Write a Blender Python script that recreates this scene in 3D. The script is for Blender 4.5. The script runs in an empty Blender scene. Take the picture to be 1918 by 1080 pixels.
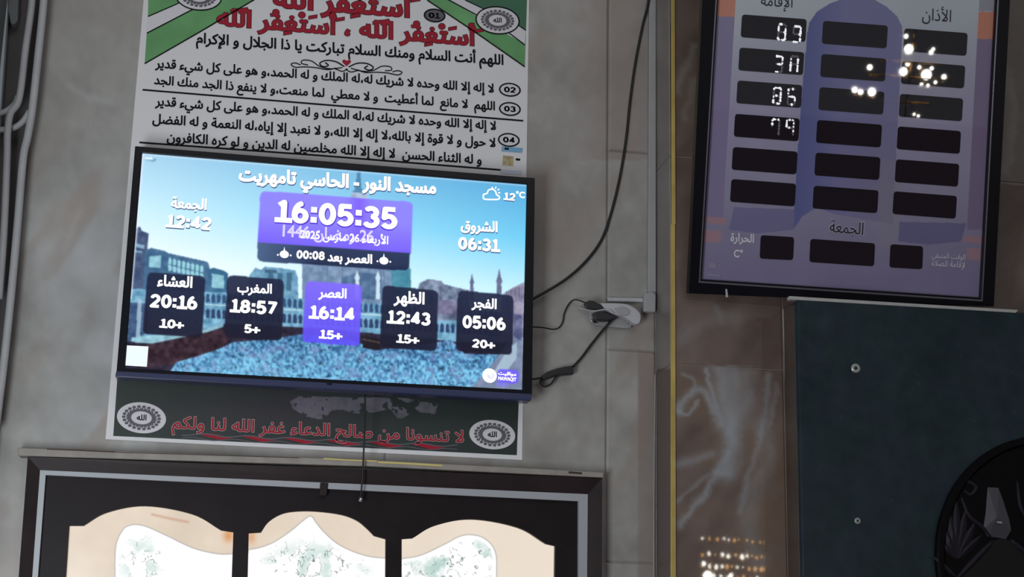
import bpy, math, random, unicodedata
import numpy as np
random.seed(7)
SC = bpy.context.scene
COL = SC.collection
# ------------------------------------------------------------------ camera
F = 2862.8166
AX = np.array([0.9840528, 0.06047709, 0.16728001])     # world X in camera axes (right, down, forward)
AY = np.array([-0.17677331, 0.22791744, 0.95749926])   # world Y (into the wall)
AZ = np.array([0.01978074, -0.97180048, 0.23497353])   # world Z (up)
AX /= np.linalg.norm(AX); AZ -= AX * (AX @ AZ); AZ /= np.linalg.norm(AZ); AY = np.cross(AZ, AX)
CAM = np.array([0.0, -4.0, 1.6])
from mathutils import Matrix
cd = bpy.data.cameras.new('camera'); cd.sensor_width = 36; cd.lens = 36 * F / 1918; cd.clip_end = 100; cd.clip_start = .05
cam = bpy.data.objects.new('camera', cd); COL.objects.link(cam)
M = Matrix.Identity(4)
for i, a in enumerate((AX, AY, AZ)):
    M[i][0] = a[0]; M[i][1] = -a[1]; M[i][2] = -a[2]; M[i][3] = CAM[i]
cam.matrix_world = M
SC.camera = cam
# ------------------------------------------------------------------ world, lights, exposure
SC.view_settings.view_transform = 'Standard'; SC.view_settings.look = 'None'
SC.view_settings.exposure = 0; SC.view_settings.gamma = 1; SC.view_settings.use_curve_mapping = False
w = bpy.data.worlds.new('world'); SC.world = w; w.use_nodes = True
w.node_tree.nodes['Background'].inputs[0].default_value = (.90, .95, 1.0, 1)
w.node_tree.nodes['Background'].inputs[1].default_value = .205
def area(name, loc, target, size, power, color):
    l = bpy.data.lights.new(name, 'AREA'); l.shape = 'RECTANGLE'; l.size, l.size_y = size; l.energy = power; l.color = color
    o = bpy.data.objects.new(name, l); COL.objects.link(o); o.location = loc
    d = Matrix.Identity(3)
    from mathutils import Vector
    o.rotation_euler = (Vector(target) - Vector(loc)).to_track_quat('-Z', 'Y').to_euler()
    return o
area('high_soft_fill', (.6, -5.0, 5.6), (.4, 0, 2.3), (3.5, 2.4), 36, (1.0, .97, .93))  # added soft area light from above, not a modelled window
area('low_left_fill', (-.95, -2.6, 1.3), (-.35, 0, 2.2), (.7, 1.2), 42, (.90, .96, 1.0))  # added fill that brightens the wall at lower left, no window there
# ------------------------------------------------------------------ geometry helpers
def lin(c):
    c = np.asarray(c, float) / 255.0
    return np.where(c <= .04045, c / 12.92, ((c + .055) / 1.055) ** 2.4)
def unit(v): return v / np.linalg.norm(v)
class Pl:
    """a plane standing in the room; px() gives the spot on it that a pixel of the photograph shows"""
    def __init__(s, o, n): s.o = np.array(o, float); s.n = unit(np.array(n, float))
    def px(s, x, y, off=0.0):
        x = np.asarray(x, float); y = np.asarray(y, float)
        dx, dy = x - 959, y - 540
        r = np.stack([dx * a[0] + dy * a[1] + F * a[2] for a in (AX, AY, AZ)], -1)
        t = ((s.o + s.n * off - CAM) @ s.n) / (r @ s.n)
        return CAM + r * t[..., None]
def proj(p):
    d = np.asarray(p) - CAM
    c = d @ np.stack([AX, AY, AZ])
    return 959 + F * c[..., 0] / c[..., 2], 540 + F * c[..., 1] / c[..., 2]
WALL = Pl((0, 0, 0), (0, -1, 0))
STONE = Pl((0, -.14, 0), (0, -1, 0))
TVP = Pl((0, -.075, 0), (0, -1, 0))
_a, _t = math.radians(-4), math.radians(13)
BRD = Pl(WALL.px(1314, 523, .175), (math.sin(_a) * math.cos(_t), -math.cos(_a) * math.cos(_t), -math.sin(_t)))
NICHE = Pl((0, -.28, 0), (0, -1, 0))

LOC = {}
def link(name, me, mat, parent):
    o = bpy.data.objects.new(name, me); COL.objects.link(o)
    if mat is not None and not me.materials: me.materials.append(mat)
    if parent is not None: o.parent = parent
    return o
def rootloc(p):
    while p is not None and p.parent is not None: p = p.parent
    return np.zeros(3) if p is None else LOC.get(p.name, np.zeros(3))
def mesh(name, v, f, mat, parent=None, smooth=False):
    v = np.asarray(v, float)
    if parent is None:
        base = np.array([(v[:, 0].min() + v[:, 0].max()) / 2, v[:, 1].max(), v[:, 2].min()])
    else: base = rootloc(parent)
    me = bpy.data.meshes.new(name); me.from_pydata((v - base).tolist(), [], [tuple(int(i) for i in q) for q in f]); me.update()
    if smooth: me.polygons.foreach_set('use_smooth', [True] * len(me.polygons))
    o = link(name, me, mat, parent)
    if parent is None: o.location = base; LOC[o.name] = base
    return o
def thing(name, label, cat, loc=(0, 0, 0), group=None):
    o = bpy.data.objects.new(name, None); COL.objects.link(o); o.location = loc; o.empty_display_size = .05
    LOC[o.name] = np.array(loc, float); o['label'] = label; o['category'] = cat
    if group: o['group'] = group
    return o
def tag(o, label, cat, group=None):
    o['label'] = label; o['category'] = cat
    if group: o['group'] = group
    return o
def struct(name, loc=(0, 0, 0)):
    o = bpy.data.objects.new(name, None); COL.objects.link(o); o.location = loc; LOC[o.name] = np.array(loc, float); o['kind'] = 'structure'; return o
def bevel(o, w, n=2):
    m = o.modifiers.new('bevel', 'BEVEL'); m.width = w; m.segments = n; m.limit_method = 'ANGLE'; return o
def prism_geo(front, n, depth):
    k = len(front); back = front - n * depth
    v = np.vstack([front, back])
    f = [tuple(range(k)), tuple(range(2 * k - 1, k - 1, -1))] + [(i, i + k, (i + 1) % k + k, (i + 1) % k) for i in range(k)]
    return v, f
def prism(name, pl, pts, off, depth, mat, parent=None, bev=0):
    p = np.array(pts, float)
    v, f = prism_geo(pl.px(p[:, 0], p[:, 1], off), pl.n, depth)
    o = mesh(name, v, f, mat, parent)
    if bev: bevel(o, bev)
    return o
def flat(name, pl, pts, off, mat, parent):
    p = np.array(pts, float)
    return mesh(name, pl.px(p[:, 0], p[:, 1], off), [tuple(range(len(p)))], mat, parent)
def flats(name, pl, polys, off, mat, parent):
    V = []; Fc = []
    for pts in polys:
        p = np.array(pts, float); b = len(V)
        V += pl.px(p[:, 0], p[:, 1], off).tolist(); Fc.append(tuple(range(b, b + len(p))))
    return mesh(name, V, Fc, mat, parent)
def rings(name, pl, outer, inner, off, depth, mat, parent=None, off_in=None, bev=0):
    """a frame: front face between two outlines with the same number of points, with outer and inner sides"""
    o_ = np.array(outer, float); i_ = np.array(inner, float); k = len(o_)
    A = pl.px(o_[:, 0], o_[:, 1], off); B = pl.px(i_[:, 0], i_[:, 1], off if off_in is None else off_in)
    dB = depth if off_in is None else depth - (off - off_in)
    v = np.vstack([A, B, A - pl.n * depth, B - pl.n * dB])
    f = []
    for i in range(k):
        j = (i + 1) % k
        f += [(i, j, j + k, i + k), (i, i + 2 * k, j + 2 * k, j), (i + k, j + k, j + 3 * k, i + 3 * k), (i + 2 * k, i + 3 * k, j + 3 * k, j + 2 * k)]
    ob = mesh(name, v, f, mat, parent)
    if bev: bevel(ob, bev)
    return ob
def ribbon_pts(pts, w):
    p = np.array(pts, float); d = np.gradient(p, axis=0); d /= np.linalg.norm(d, axis=1)[:, None] + 1e-9
    nrm = np.stack([-d[:, 1], d[:, 0]], 1) * (np.asarray(w).reshape(-1, 1) / 2 if np.ndim(w) else w / 2)
    return np.vstack([p + nrm, (p - nrm)[::-1]])
def ribbons(name, pl, lines, off, mat, parent):
    V = []; Fc = []
    for pts, w in lines:
        q = ribbon_pts(pts, w); k = len(q) // 2; b = len(V)
        V += pl.px(q[:, 0], q[:, 1], off).tolist()
        for i in range(k - 1): Fc.append((b + i, b + i + 1, b + 2 * k - 2 - i, b + 2 * k - 1 - i))
    return mesh(name, V, Fc, mat, parent)
def ell(cx, cy, rx, ry, n=40, sl=.06, a0=0, a1=2 * math.pi):
    return [(cx + rx * math.cos(a), cy + ry * math.sin(a) + sl * rx * math.cos(a)) for a in np.linspace(a0, a1, n, endpoint=abs(a1 - a0) < 6.28)]
def rrect(q, r=8, n=5):
    """rounded corners on a pixel quad"""
    q = np.array(q, float); out = []
    for i in range(4):
        c = q[i]; a = unit(q[i - 1] - c) * r; b = unit(q[(i + 1) % 4] - c) * r
        for t in np.linspace(0, 1, n): out.append(c + a * (1 - t) ** 2 + b * t ** 2)
    return np.array(out)
def spline(pts, n=10):
    p = np.array(pts, float); P = np.vstack([2 * p[0] - p[1], p, 2 * p[-1] - p[-2]]); out = []
    for i in range(1, len(P) - 2):
        for t in np.linspace(0, 1, n, endpoint=False):
            a, b, c, d = P[i - 1:i + 3]
            out.append(.5 * (2 * b + (c - a) * t + (2 * a - 5 * b + 4 * c - d) * t * t + (3 * b - a - 3 * c + d) * t ** 3))
    out.append(p[-1]); return np.array(out)
def tube_geo(p, r, k=10, cap=True):
    p = np.array(p, float); n = len(p); d = np.gradient(p, axis=0)
    V = []; Fc = []
    up = np.array([0, -1, 0.013])
    for i in range(n):
        t = unit(d[i]); a = np.cross(t, up); a = unit(a) if np.linalg.norm(a) > 1e-3 else np.array([1., 0, 0]); b = np.cross(t, a)
        rr = r[i] if np.ndim(r) else r
        for j in range(k):
            an = 2 * math.pi * j / k; V.append(p[i] + (a * math.cos(an) + b * math.sin(an)) * rr)
    for i in range(n - 1):
        for j in range(k): Fc.append((i * k + j, i * k + (j + 1) % k, (i + 1) * k + (j + 1) % k, (i + 1) * k + j))
    if cap: Fc += [tuple(range(k))[::-1], tuple(range((n - 1) * k, n * k))]
    return V, Fc
def tube(name, pl, pts, offs, rpx, mat, parent=None, n=8, k=10):
    """a cable laid along the wall: pixel route plus distance from the wall"""
    q = np.column_stack([np.array(pts, float), np.full(len(pts), offs) if np.ndim(offs) == 0 else np.array(offs, float)])
    s = spline(q, n)
    W = np.array([pl.px(x, y, o) for x, y, o in s])
    V, Fc = tube_geo(W, rpx * .00145, k)
    return mesh(name, V, Fc, mat, parent, smooth=True)
def join_geo(gs):
    V = []; Fc = []
    for v, f in gs:
        b = len(V); V += [list(map(float, q)) for q in v]; Fc += [tuple(i + b for i in q) for q in f]
    return V, Fc
def lathe(c, axis, prof, k=24):
    axis = unit(np.array(axis, float)); a = unit(np.cross(axis, (0.3, .2, 1)) if abs(axis[2]) < .9 else np.cross(axis, (1, 0, 0))); b = np.cross(axis, a)
    V = []; Fc = []
    for r, h in prof:
        for j in range(k): an = 2 * math.pi * j / k; V.append(np.array(c) + axis * h + (a * math.cos(an) + b * math.sin(an)) * r)
    for i in range(len(prof) - 1):
        for j in range(k): Fc.append((i * k + j, i * k + (j + 1) % k, (i + 1) * k + (j + 1) % k, (i + 1) * k + j))
    Fc += [tuple(range(k))[::-1], tuple(range((len(prof) - 1) * k, len(prof) * k))]
    return V, Fc
# painted surfaces: colour per vertex of a fine grid
def grid(name, c, step, fn, mat, parent=None, depth=0.0, n=None):
    """c: four world corners TL TR BR BL; fn(px, py) gives the surface's own colours"""
    c = np.array(c, float); wd = max(np.linalg.norm(c[1] - c[0]), np.linalg.norm(c[2] - c[3])); hd = max(np.linalg.norm(c[3] - c[0]), np.linalg.norm(c[2] - c[1]))
    nu = max(2, int(wd / (step * .00145)) + 1); nv = max(2, int(hd / (step * .00145)) + 1)
    u = np.linspace(0, 1, nu); v = np.linspace(0, 1, nv)
    if depth: u = np.pad(u, 1, mode='edge'); v = np.pad(v, 1, mode='edge')
    U, V = np.meshgrid(u, v)
    U = U[..., None]; V = V[..., None]
    P = (c[0] * (1 - U) + c[1] * U) * (1 - V) + (c[3] * (1 - U) + c[2] * U) * V
    X, Y = proj(P)
    C = lin(np.clip(fn(X, Y), 0, 255))
    if depth:
        nn = np.array(n, float)
        for s in (np.s_[0, :], np.s_[-1, :], np.s_[:, 0], np.s_[:, -1]): P[s] = P[s]
        Dp = np.zeros(P.shape[:2]); Dp[0, :] = Dp[-1, :] = 1; Dp[:, 0] = Dp[:, -1] = 1
        P = P - nn * (Dp * depth)[..., None]
    h, wi = P.shape[:2]
    I = np.arange(h * wi).reshape(h, wi)
    Q = np.stack([I[:-1, :-1], I[1:, :-1], I[1:, 1:], I[:-1, 1:]], -1).reshape(-1, 4)
    base = rootloc(parent) if parent is not None else np.array([P[..., 0].mean(), P[..., 1].max(), P[..., 2].min()])
    me = bpy.data.meshes.new(name)
    me.vertices.add(h * wi); me.vertices.foreach_set('co', (P - base).reshape(-1).astype(np.float32))
    me.loops.add(Q.size); me.loops.foreach_set('vertex_index', Q.reshape(-1).astype(np.int32))
    me.polygons.add(len(Q)); me.polygons.foreach_set('loop_start', np.arange(0, Q.size, 4, dtype=np.int32))
    me.update(calc_edges=True)
    at = me.color_attributes.new('Col', 'FLOAT_COLOR', 'POINT')
    at.data.foreach_set('color', np.dstack([C, np.ones(C.shape[:2])]).reshape(-1).astype(np.float32))
    o = link(name, me, mat, parent)
    if parent is None: o.location = base; LOC[o.name] = base
    return o
_rs = np.random.RandomState(3)
_L = _rs.rand(256, 256)
def vn(X, Y, sx, sy=None, seed=0):
    sy = sy or sx
    x = X / sx + seed * 17.3 + 1000; y = Y / sy + seed * 9.1 + 1000
    i = np.floor(x).astype(int); j = np.floor(y).astype(int); fx = x - i; fy = y - j
    fx = fx * fx * (3 - 2 * fx); fy = fy * fy * (3 - 2 * fy); g = lambda a, b: _L[a % 256, b % 256]
    return (g(i, j) * (1 - fx) + g(i + 1, j) * fx) * (1 - fy) + (g(i, j + 1) * (1 - fx) + g(i + 1, j + 1) * fx) * fy
def fbm(X, Y, s, seed=0, o=4, an=1):
    t = 0; a = .5
    for k in range(o): t = t + a * vn(X, Y, s / 2 ** k * an, s / 2 ** k, seed + k); a *= .5
    return t / (1 - .5 ** o)
def inpoly(X, Y, pts):
    m = np.zeros(X.shape, bool); n = len(pts)
    for i in range(n):
        x0, y0 = pts[i]; x1, y1 = pts[(i + 1) % n]
        if y0 == y1: continue
        c = ((y0 > Y) != (y1 > Y)) & (X < (x1 - x0) * (Y - y0) / (y1 - y0) + x0)
        m ^= c
    return m
def segd(X, Y, pts):
    d = np.full(X.shape, 1e9); p = np.array(pts, float)
    for a, b in zip(p[:-1], p[1:]):
        ab = b - a; t = np.clip(((X - a[0]) * ab[0] + (Y - a[1]) * ab[1]) / (ab @ ab), 0, 1)
        d = np.minimum(d, np.hypot(X - a[0] - t * ab[0], Y - a[1] - t * ab[1]))
    return d
def stroke(X, Y, pts, w): return np.exp(-(segd(X, Y, spline(pts, 5)) / w) ** 2)
def mixc(C, c, m):
    m = np.asarray(m, float)[..., None] if np.ndim(m) else m
    return C * (1 - m) + np.asarray(c, float) * m
# ------------------------------------------------------------------ materials
def mat(name, c=(128, 128, 128), rough=.6, metal=0, spec=.5, emit=None, es=1.0, attr=False, noise=0, nscale=20, bump=0, coat=0, trans=0, bscale=None):
    m = bpy.data.materials.new(name); m.use_nodes = True; nt = m.node_tree; b = nt.nodes['Principled BSDF']
    b.inputs['Roughness'].default_value = rough; b.inputs['Metallic'].default_value = metal
    b.inputs['Specular IOR Level'].default_value = spec; b.inputs['Coat Weight'].default_value = coat; b.inputs['Coat Roughness'].default_value = .04
    b.inputs['Transmission Weight'].default_value = trans
    col = tuple(lin(c)) + (1,)
    src = None
    if attr:
        a = nt.nodes.new('ShaderNodeAttribute'); a.attribute_name = 'Col'; src = a.outputs['Color']
    if noise:
        tc = nt.nodes.new('ShaderNodeTexCoord'); nz = nt.nodes.new('ShaderNodeTexNoise'); nz.inputs['Scale'].default_value = nscale; nz.inputs['Detail'].default_value = 6
        nt.links.new(tc.outputs['Object'], nz.inputs['Vector'])
        mr = nt.nodes.new('ShaderNodeMapRange'); mr.inputs['To Min'].default_value = 1 - noise; mr.inputs['To Max'].default_value = 1 + noise
        mr.inputs['From Min'].default_value = .3; mr.inputs['From Max'].default_value = .7
        nt.links.new(nz.outputs['Fac'], mr.inputs['Value'])
        mx = nt.nodes.new('ShaderNodeVectorMath'); mx.operation = 'SCALE'
        if src: nt.links.new(src, mx.inputs[0])
        else: mx.inputs[0].default_value = col[:3]
        nt.links.new(mr.outputs['Result'], mx.inputs['Scale']); src = mx.outputs[0]
    if bump:
        tc2 = nt.nodes.new('ShaderNodeTexCoord'); n2 = nt.nodes.new('ShaderNodeTexNoise'); n2.inputs['Scale'].default_value = bscale or nscale; n2.inputs['Detail'].default_value = 4
        nt.links.new(tc2.outputs['Object'], n2.inputs['Vector'])
        bp = nt.nodes.new('ShaderNodeBump'); bp.inputs['Strength'].default_value = bump; bp.inputs['Distance'].default_value = .004
        nt.links.new(n2.outputs['Fac'], bp.inputs['Height']); nt.links.new(bp.outputs[0], b.inputs['Normal'])
    if emit is not None or es != 1.0 and attr:
        b.inputs['Base Color'].default_value = (.003, .003, .003, 1); b.inputs['Emission Strength'].default_value = es
        if attr and src: nt.links.new(src, b.inputs['Emission Color'])
        else: b.inputs['Emission Color'].default_value = tuple(lin(emit)) + (1,)
    else:
        if src: nt.links.new(src, b.inputs['Base Color'])
        else: b.inputs['Base Color'].default_value = col
    return m
MT = dict(
    grey_marble=mat('grey_marble', rough=.34, attr=True, noise=.05, nscale=9),
    brown_marble=mat('brown_marble', rough=.02, attr=True, noise=.07, nscale=14, bump=.012, bscale=5),
    grout=mat('grout', (176, 172, 166), .9, noise=.15, nscale=60),
    plaster=mat('plaster', (118, 122, 124), .8, noise=.08, nscale=6),
    recess_shade=mat('recess_shade', (84, 80, 82), .6, noise=.12, nscale=8),  # shade of the left recess put into the wall colour
    floor=mat('carpet_red', (96, 40, 38), .95, noise=.2, nscale=40),
    paper=mat('poster_paper', (224, 223, 226), .55, noise=.02, nscale=5),
    green=mat('print_green', (98, 158, 100), .55, noise=.25, nscale=7), dgreen=mat('print_dark_green', (56, 108, 80), .55, noise=.1, nscale=9),
    ink=mat('print_black', (17, 16, 21), .6, spec=.15), red=mat('print_red', (164, 34, 52), .6, spec=.2),
    shaded_print=mat('print_footer', rough=.5, attr=True), wprint=mat('print_white', (216, 214, 220), .55), gprint=mat('print_grey', (92, 90, 98), .55),
    bezel=mat('television_plastic', (18, 19, 27), .3, spec=.2, noise=.08, nscale=30), chin=mat('television_chin', (48, 56, 92), .3, spec=.6),
    screen=mat('screen_picture', rough=.25, spec=.25, attr=True, es=1.08), white_e=mat('screen_white', emit=(255, 255, 255), es=1.25, spec=.2),
    soft_e=mat('screen_pale', emit=(225, 218, 255), es=1.0, spec=.2),
    shade_e=mat('screen_letter_edge', emit=(70, 95, 140), spec=.2), logo_e=mat('screen_violet', emit=(112, 92, 240), spec=.2), qr_e=mat('screen_plain_square', emit=(236, 250, 250), es=1.05, spec=.2),
    lilac_e=mat('screen_lilac', emit=(205, 195, 255), es=1, spec=.2), grey_e=mat('screen_grey', emit=(170, 160, 200), es=1, spec=.2),
    wood=mat('dark_wood', (33, 27, 30), .45, spec=.15, noise=.15, nscale=12), bead=mat('aluminium_bead', (168, 172, 178), .45, metal=.1),
    frame_out=mat('window_outer_wood', (44, 35, 37), .45, spec=.2, noise=.2, nscale=10),
    pane=mat('lit_glass', rough=.2, attr=True, es=1.02),
    lintel=mat('lintel_stone', (150, 144, 138), .6, noise=.12, nscale=30), tape=mat('old_gold_tape', (214, 196, 120), .4), rust=mat('dark_stain', (70, 52, 42), .8),
    black_rubber=mat('black_cable', (20, 20, 23), .45), black_plastic=mat('black_plastic', (34, 33, 37), .35), wht=mat('white_plastic', (182, 182, 188), .4, noise=.04, nscale=60),
    grey_cable=mat('grey_cable', (150, 150, 150), .5), trunk=mat('trunking_plastic', (160, 160, 162), .5, noise=.05, nscale=20), pipe=mat('painted_pipe', (176, 177, 180), .45, noise=.06, nscale=18),
    chrome=mat('chrome', (220, 220, 225), .15, metal=1), brass=mat('brass_strip', (196, 172, 98), .42, metal=.35, noise=.15, nscale=16),
    board_frame=mat('board_frame', (13, 14, 22), .3, spec=.25), board_print=mat('board_print', rough=.02, attr=True, spec=.5), cell=mat('display_window', (36, 32, 39), .015, spec=.6),
    led=mat('led_white', emit=(232, 232, 240), es=1.0), led_dim=mat('led_dim', (120, 118, 126), .3), silver=mat('silver_lip', (150, 152, 165), .25, metal=.8),
    boardwhite=mat('board_white', (212, 210, 220), .3), boardink=mat('board_ink', (34, 34, 52), .3), boardgrey=mat('board_grey', (140, 135, 158), .3),
    green_stone=mat('green_marble', rough=.25, spec=.2, attr=True, noise=.18, nscale=22), stone_edge=mat('stone_edge', (178, 178, 176), .4, noise=.1, nscale=40), screwm=mat('screw_steel', (176, 180, 178), .35, metal=.5),
    ebony=mat('carved_black_wood', (9, 8, 11), .5, spec=.12), ebony_hi=mat('carved_relief', (36, 31, 40), .5, spec=.2), void=mat('black_opening', (5, 5, 6), .8), petal=mat('grey_metal_petal', (74, 74, 80), .4),
    gold=mat('gold_metal', (200, 150, 60), .25, metal=1), bulb=mat('bulb_glow', emit=(255, 250, 240), es=38), amber=mat('amber_glow', emit=(255, 190, 110), es=14), crystal=mat('crystal_glow', emit=(255, 246, 230), es=30),  # amber and crystal glow serve only the added far chandelier
)
# ------------------------------------------------------------------ lettering
FORMS = {}; LIG = {}
for cp in range(0xFE70, 0xFEFD):
    d = unicodedata.decomposition(chr(cp)).split()
    if len(d) == 2 and d[0][0] == '<': FORMS.setdefault(chr(int(d[1], 16)), {})[d[0][1:-1]] = chr(cp)
    elif len(d) == 3: LIG.setdefault(chr(int(d[1], 16)) + chr(int(d[2], 16)), {})[d[0][1:-1]] = chr(cp)
MARKS = set('\u064b\u064c\u064d\u064e\u064f\u0650\u0651\u0652\u0653\u0670')
def shape(s):
    tk = []
    for c in s:
        if c in MARKS and tk: tk[-1][1] += c
        else: tk.append([c, ''])
    i = 0
    while i < len(tk) - 1:
        p = tk[i][0] + tk[i + 1][0]
        if p in LIG: tk[i] = [p, tk[i][1] + tk[i + 1][1]]; del tk[i + 1]
        i += 1
    jl = lambda b: len(b) == 1 and b in FORMS and 'initial' in FORMS[b]
    jr = lambda b: b in LIG or (b in FORMS and 'final' in FORMS[b])
    out = []
    for i, (b, m) in enumerate(tk):
        pr = i > 0 and jl(tk[i - 1][0]) and jr(b); nx = i < len(tk) - 1 and jl(b) and jr(tk[i + 1][0])
        T = LIG.get(b) or FORMS.get(b)
        if T: out.append((T.get('medial' if pr and nx else 'final' if pr else 'initial' if nx else 'isolated') or T.get('isolated'), m))
        else: out.append((b, m))
        if out[-1][0] == '\ufee9': out[-1] = ('\u0647', m)
    vis = []; run = []
    for g in out[::-1]:
        if g[0][0].isascii() and (g[0][0].isalnum() or g[0][0] in ':+.'): run.insert(0, g)
        else: vis += run; run = []; vis.append(g)
    return ''.join(g + m for g, m in vis + run)
_cache = {}
from mathutils.geometry import delaunay_2d_cdt
from mathutils import Vector as V2
def glyphs(s, weight):
    """letter outlines filled by the non-zero rule (the typeface's strokes overlap one another)"""
    if (s, weight) not in _cache:
        c = bpy.data.curves.new('t', 'FONT'); c.body = s; c.resolution_u = 3; c.fill_mode = 'NONE'
        o = bpy.data.objects.new('t', c); COL.objects.link(o)
        dg = bpy.context.evaluated_depsgraph_get(); me = bpy.data.meshes.new_from_object(o.evaluated_get(dg))
        v = np.array([q.co[:2] for q in me.vertices]); e = [tuple(q.vertices) for q in me.edges]
        bpy.data.objects.remove(o); bpy.data.curves.remove(c); bpy.data.meshes.remove(me)
        nxt = {}
        for i, j in e:                                   # follow the order the outline was written in
            if j == i + 1: nxt[i] = j
            elif i == j + 1: nxt[j] = i
            else: nxt[max(i, j)] = min(i, j)
        E_ = np.array(sorted(nxt.items()))
        if weight > 0:                                   # heavier stroke: push every outline outwards
            N_ = np.array([nxt.get(i, i) for i in range(len(v))]); Pv = np.arange(len(v)); Pv[N_] = np.arange(len(v))
            def un(d): return d / (np.linalg.norm(d, axis=1)[:, None] + 1e-9)
            cs = []; seen = set()                          # contours; a hole takes the sign of the letter around it
            for i in range(len(v)):
                if i in seen: continue
                k_ = [i]; seen.add(i)
                while nxt.get(k_[-1], i) not in seen: k_.append(nxt[k_[-1]]); seen.add(k_[-1])
                k_ = np.array(k_); q_ = v[k_]; r_ = np.roll(q_, -1, 0)
                cs.append((k_, (q_[:, 0] * r_[:, 1] - r_[:, 0] * q_[:, 1]).sum() / 2, q_.min(0), q_.max(0)))
            sg = np.ones((len(v), 1))
            for k_, ar, lo_, hi_ in cs:
                s_ = 1 if ar > 0 else -1
                if any(ar * a2 < 0 and abs(a2) > abs(ar) and (l2 <= lo_).all() and (h2 >= hi_).all() for _, a2, l2, h2 in cs): s_ = -s_
                sg[k_] = s_
            d1, d2 = un(v - v[Pv]), un(v[N_] - v); t1 = np.stack([d1[:, 1], -d1[:, 0]], 1); t2 = np.stack([d2[:, 1], -d2[:, 0]], 1)
            nn = t1 + t2; ln = (nn ** 2).sum(1)[:, None]; nn = np.where(ln > .35, nn * 2 / np.maximum(ln, .35), nn)
            v = v + nn * sg * weight
        o_ = delaunay_2d_cdt([V2(p) for p in v], [tuple(map(int, q)) for q in E_], [], 0, 1e-6)
        vv = np.array([tuple(p) for p in o_[0]]); ff = np.array([tuple(f) for f in o_[2]])
        cen = vv[ff].mean(1); A = v[E_[:, 0]]; B = v[E_[:, 1]]
        wn = np.zeros(len(cen), int)
        for p, q in zip(A, B):
            if p[1] == q[1]: continue
            m = (p[1] <= cen[:, 1]) != (q[1] <= cen[:, 1])
            if not m.any(): continue
            xc = p[0] + (cen[m, 1] - p[1]) * (q[0] - p[0]) / (q[1] - p[1])
            h = np.where(xc > cen[m, 0], 1 if q[1] > p[1] else -1, 0); wn[m] += h
        ff = ff[wn != 0]; _cache[(s, weight)] = (vv, [tuple(f) for f in ff])
    return _cache[(s, weight)]
def place(name, v, f, pl, a, b, vs, mt, parent, off, shift=(0, 0), hpx=None):
    """lay 2-D letter shapes on a plane, from the spot at pixel a to the spot at pixel b"""
    x0, x1 = v[:, 0].min(), v[:, 0].max()
    p0 = pl.px(a[0] + shift[0], a[1] + shift[1], off); p1 = pl.px(b[0] + shift[0], b[1] + shift[1], off)
    L = np.linalg.norm(p1 - p0); ex = (p1 - p0) / L; up = np.cross(pl.n, ex); sx = L / (x1 - x0)
    sy = sx * vs if hpx is None else hpx * .00142
    P = p0 + np.outer((v[:, 0] - x0) * sx, ex) + np.outer(v[:, 1] * sy, up)
    if v.shape[1] == 3: P = P + np.outer(v[:, 2], pl.n)
    return mesh(name, P, f, mt, parent)
def text(s, pl, a, b, mt, parent, off=.001, weight=.02, vs=1.0, shadow=None, name='lettering', outline=None, raw=False, ow=.02):
    g = s if raw else shape(s)
    if outline is not None:
        v, f = glyphs(g, weight + ow); place('lettering_outline', v, f, pl, (a[0] - 1, a[1]), (b[0] + 1, b[1]), vs, outline, parent, off - .0003)
    v, f = glyphs(g, weight)
    o = place(name, v, f, pl, a, b, vs, mt, parent, off)
    if shadow is not None:
        v2, f2 = glyphs(g, weight + .012); place('lettering_edge', v2, f2, pl, a, b, vs, shadow, parent, off - .0003, (.4, 1.8))
    return o
# heavy rounded numerals as strokes in a 0..1 high cell
def arc(cx, cy, rx, ry, a0, a1, n=12): return [(cx + rx * math.cos(math.radians(t)), cy + ry * math.sin(math.radians(t))) for t in np.linspace(a0, a1, n)]
NUM = {
    '0': (.66, [arc(.33, .5, .22, .39, 0, 360, 24)]),
    '1': (.56, [[(.12, .76), (.30, .90), (.30, .1)], [(.08, .1), (.52, .1)]]),
    '2': (.64, [arc(.31, .66, .21, .23, 165, -30, 12) + [(.1, .1), (.56, .1)]]),
    '3': (.64, [arc(.29, .70, .20, .19, 150, -80, 12), arc(.29, .31, .23, .21, 85, -155, 14)]),
    '4': (.68, [[(.44, .1), (.44, .9), (.1, .3), (.62, .3)]]),
    '5': (.64, [[(.54, .9), (.16, .9), (.13, .50)] + arc(.30, .34, .23, .24, 135, -150, 14)]),
    '6': (.66, [arc(.33, .34, .21, .24, 0, 360, 20), arc(.42, .40, .30, .50, 185, 95, 8)]),
    '7': (.60, [[(.06, .9), (.52, .9), (.22, .1)]]),
    '8': (.66, [arc(.33, .70, .18, .19, 0, 360, 18), arc(.33, .31, .22, .21, 0, 360, 18)]),
    '9': (.66, [arc(.33, .66, .21, .24, 0, 360, 20), arc(.24, .60, .30, .50, 5, -85, 8)]),
    ':': (.30, [[(.15, .64), (.15, .66)], [(.15, .19), (.15, .21)]]),
    '+': (.60, [[(.06, .42), (.54, .42)], [(.30, .18), (.30, .66)]]),
    ' ': (.3, []),
}
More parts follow.
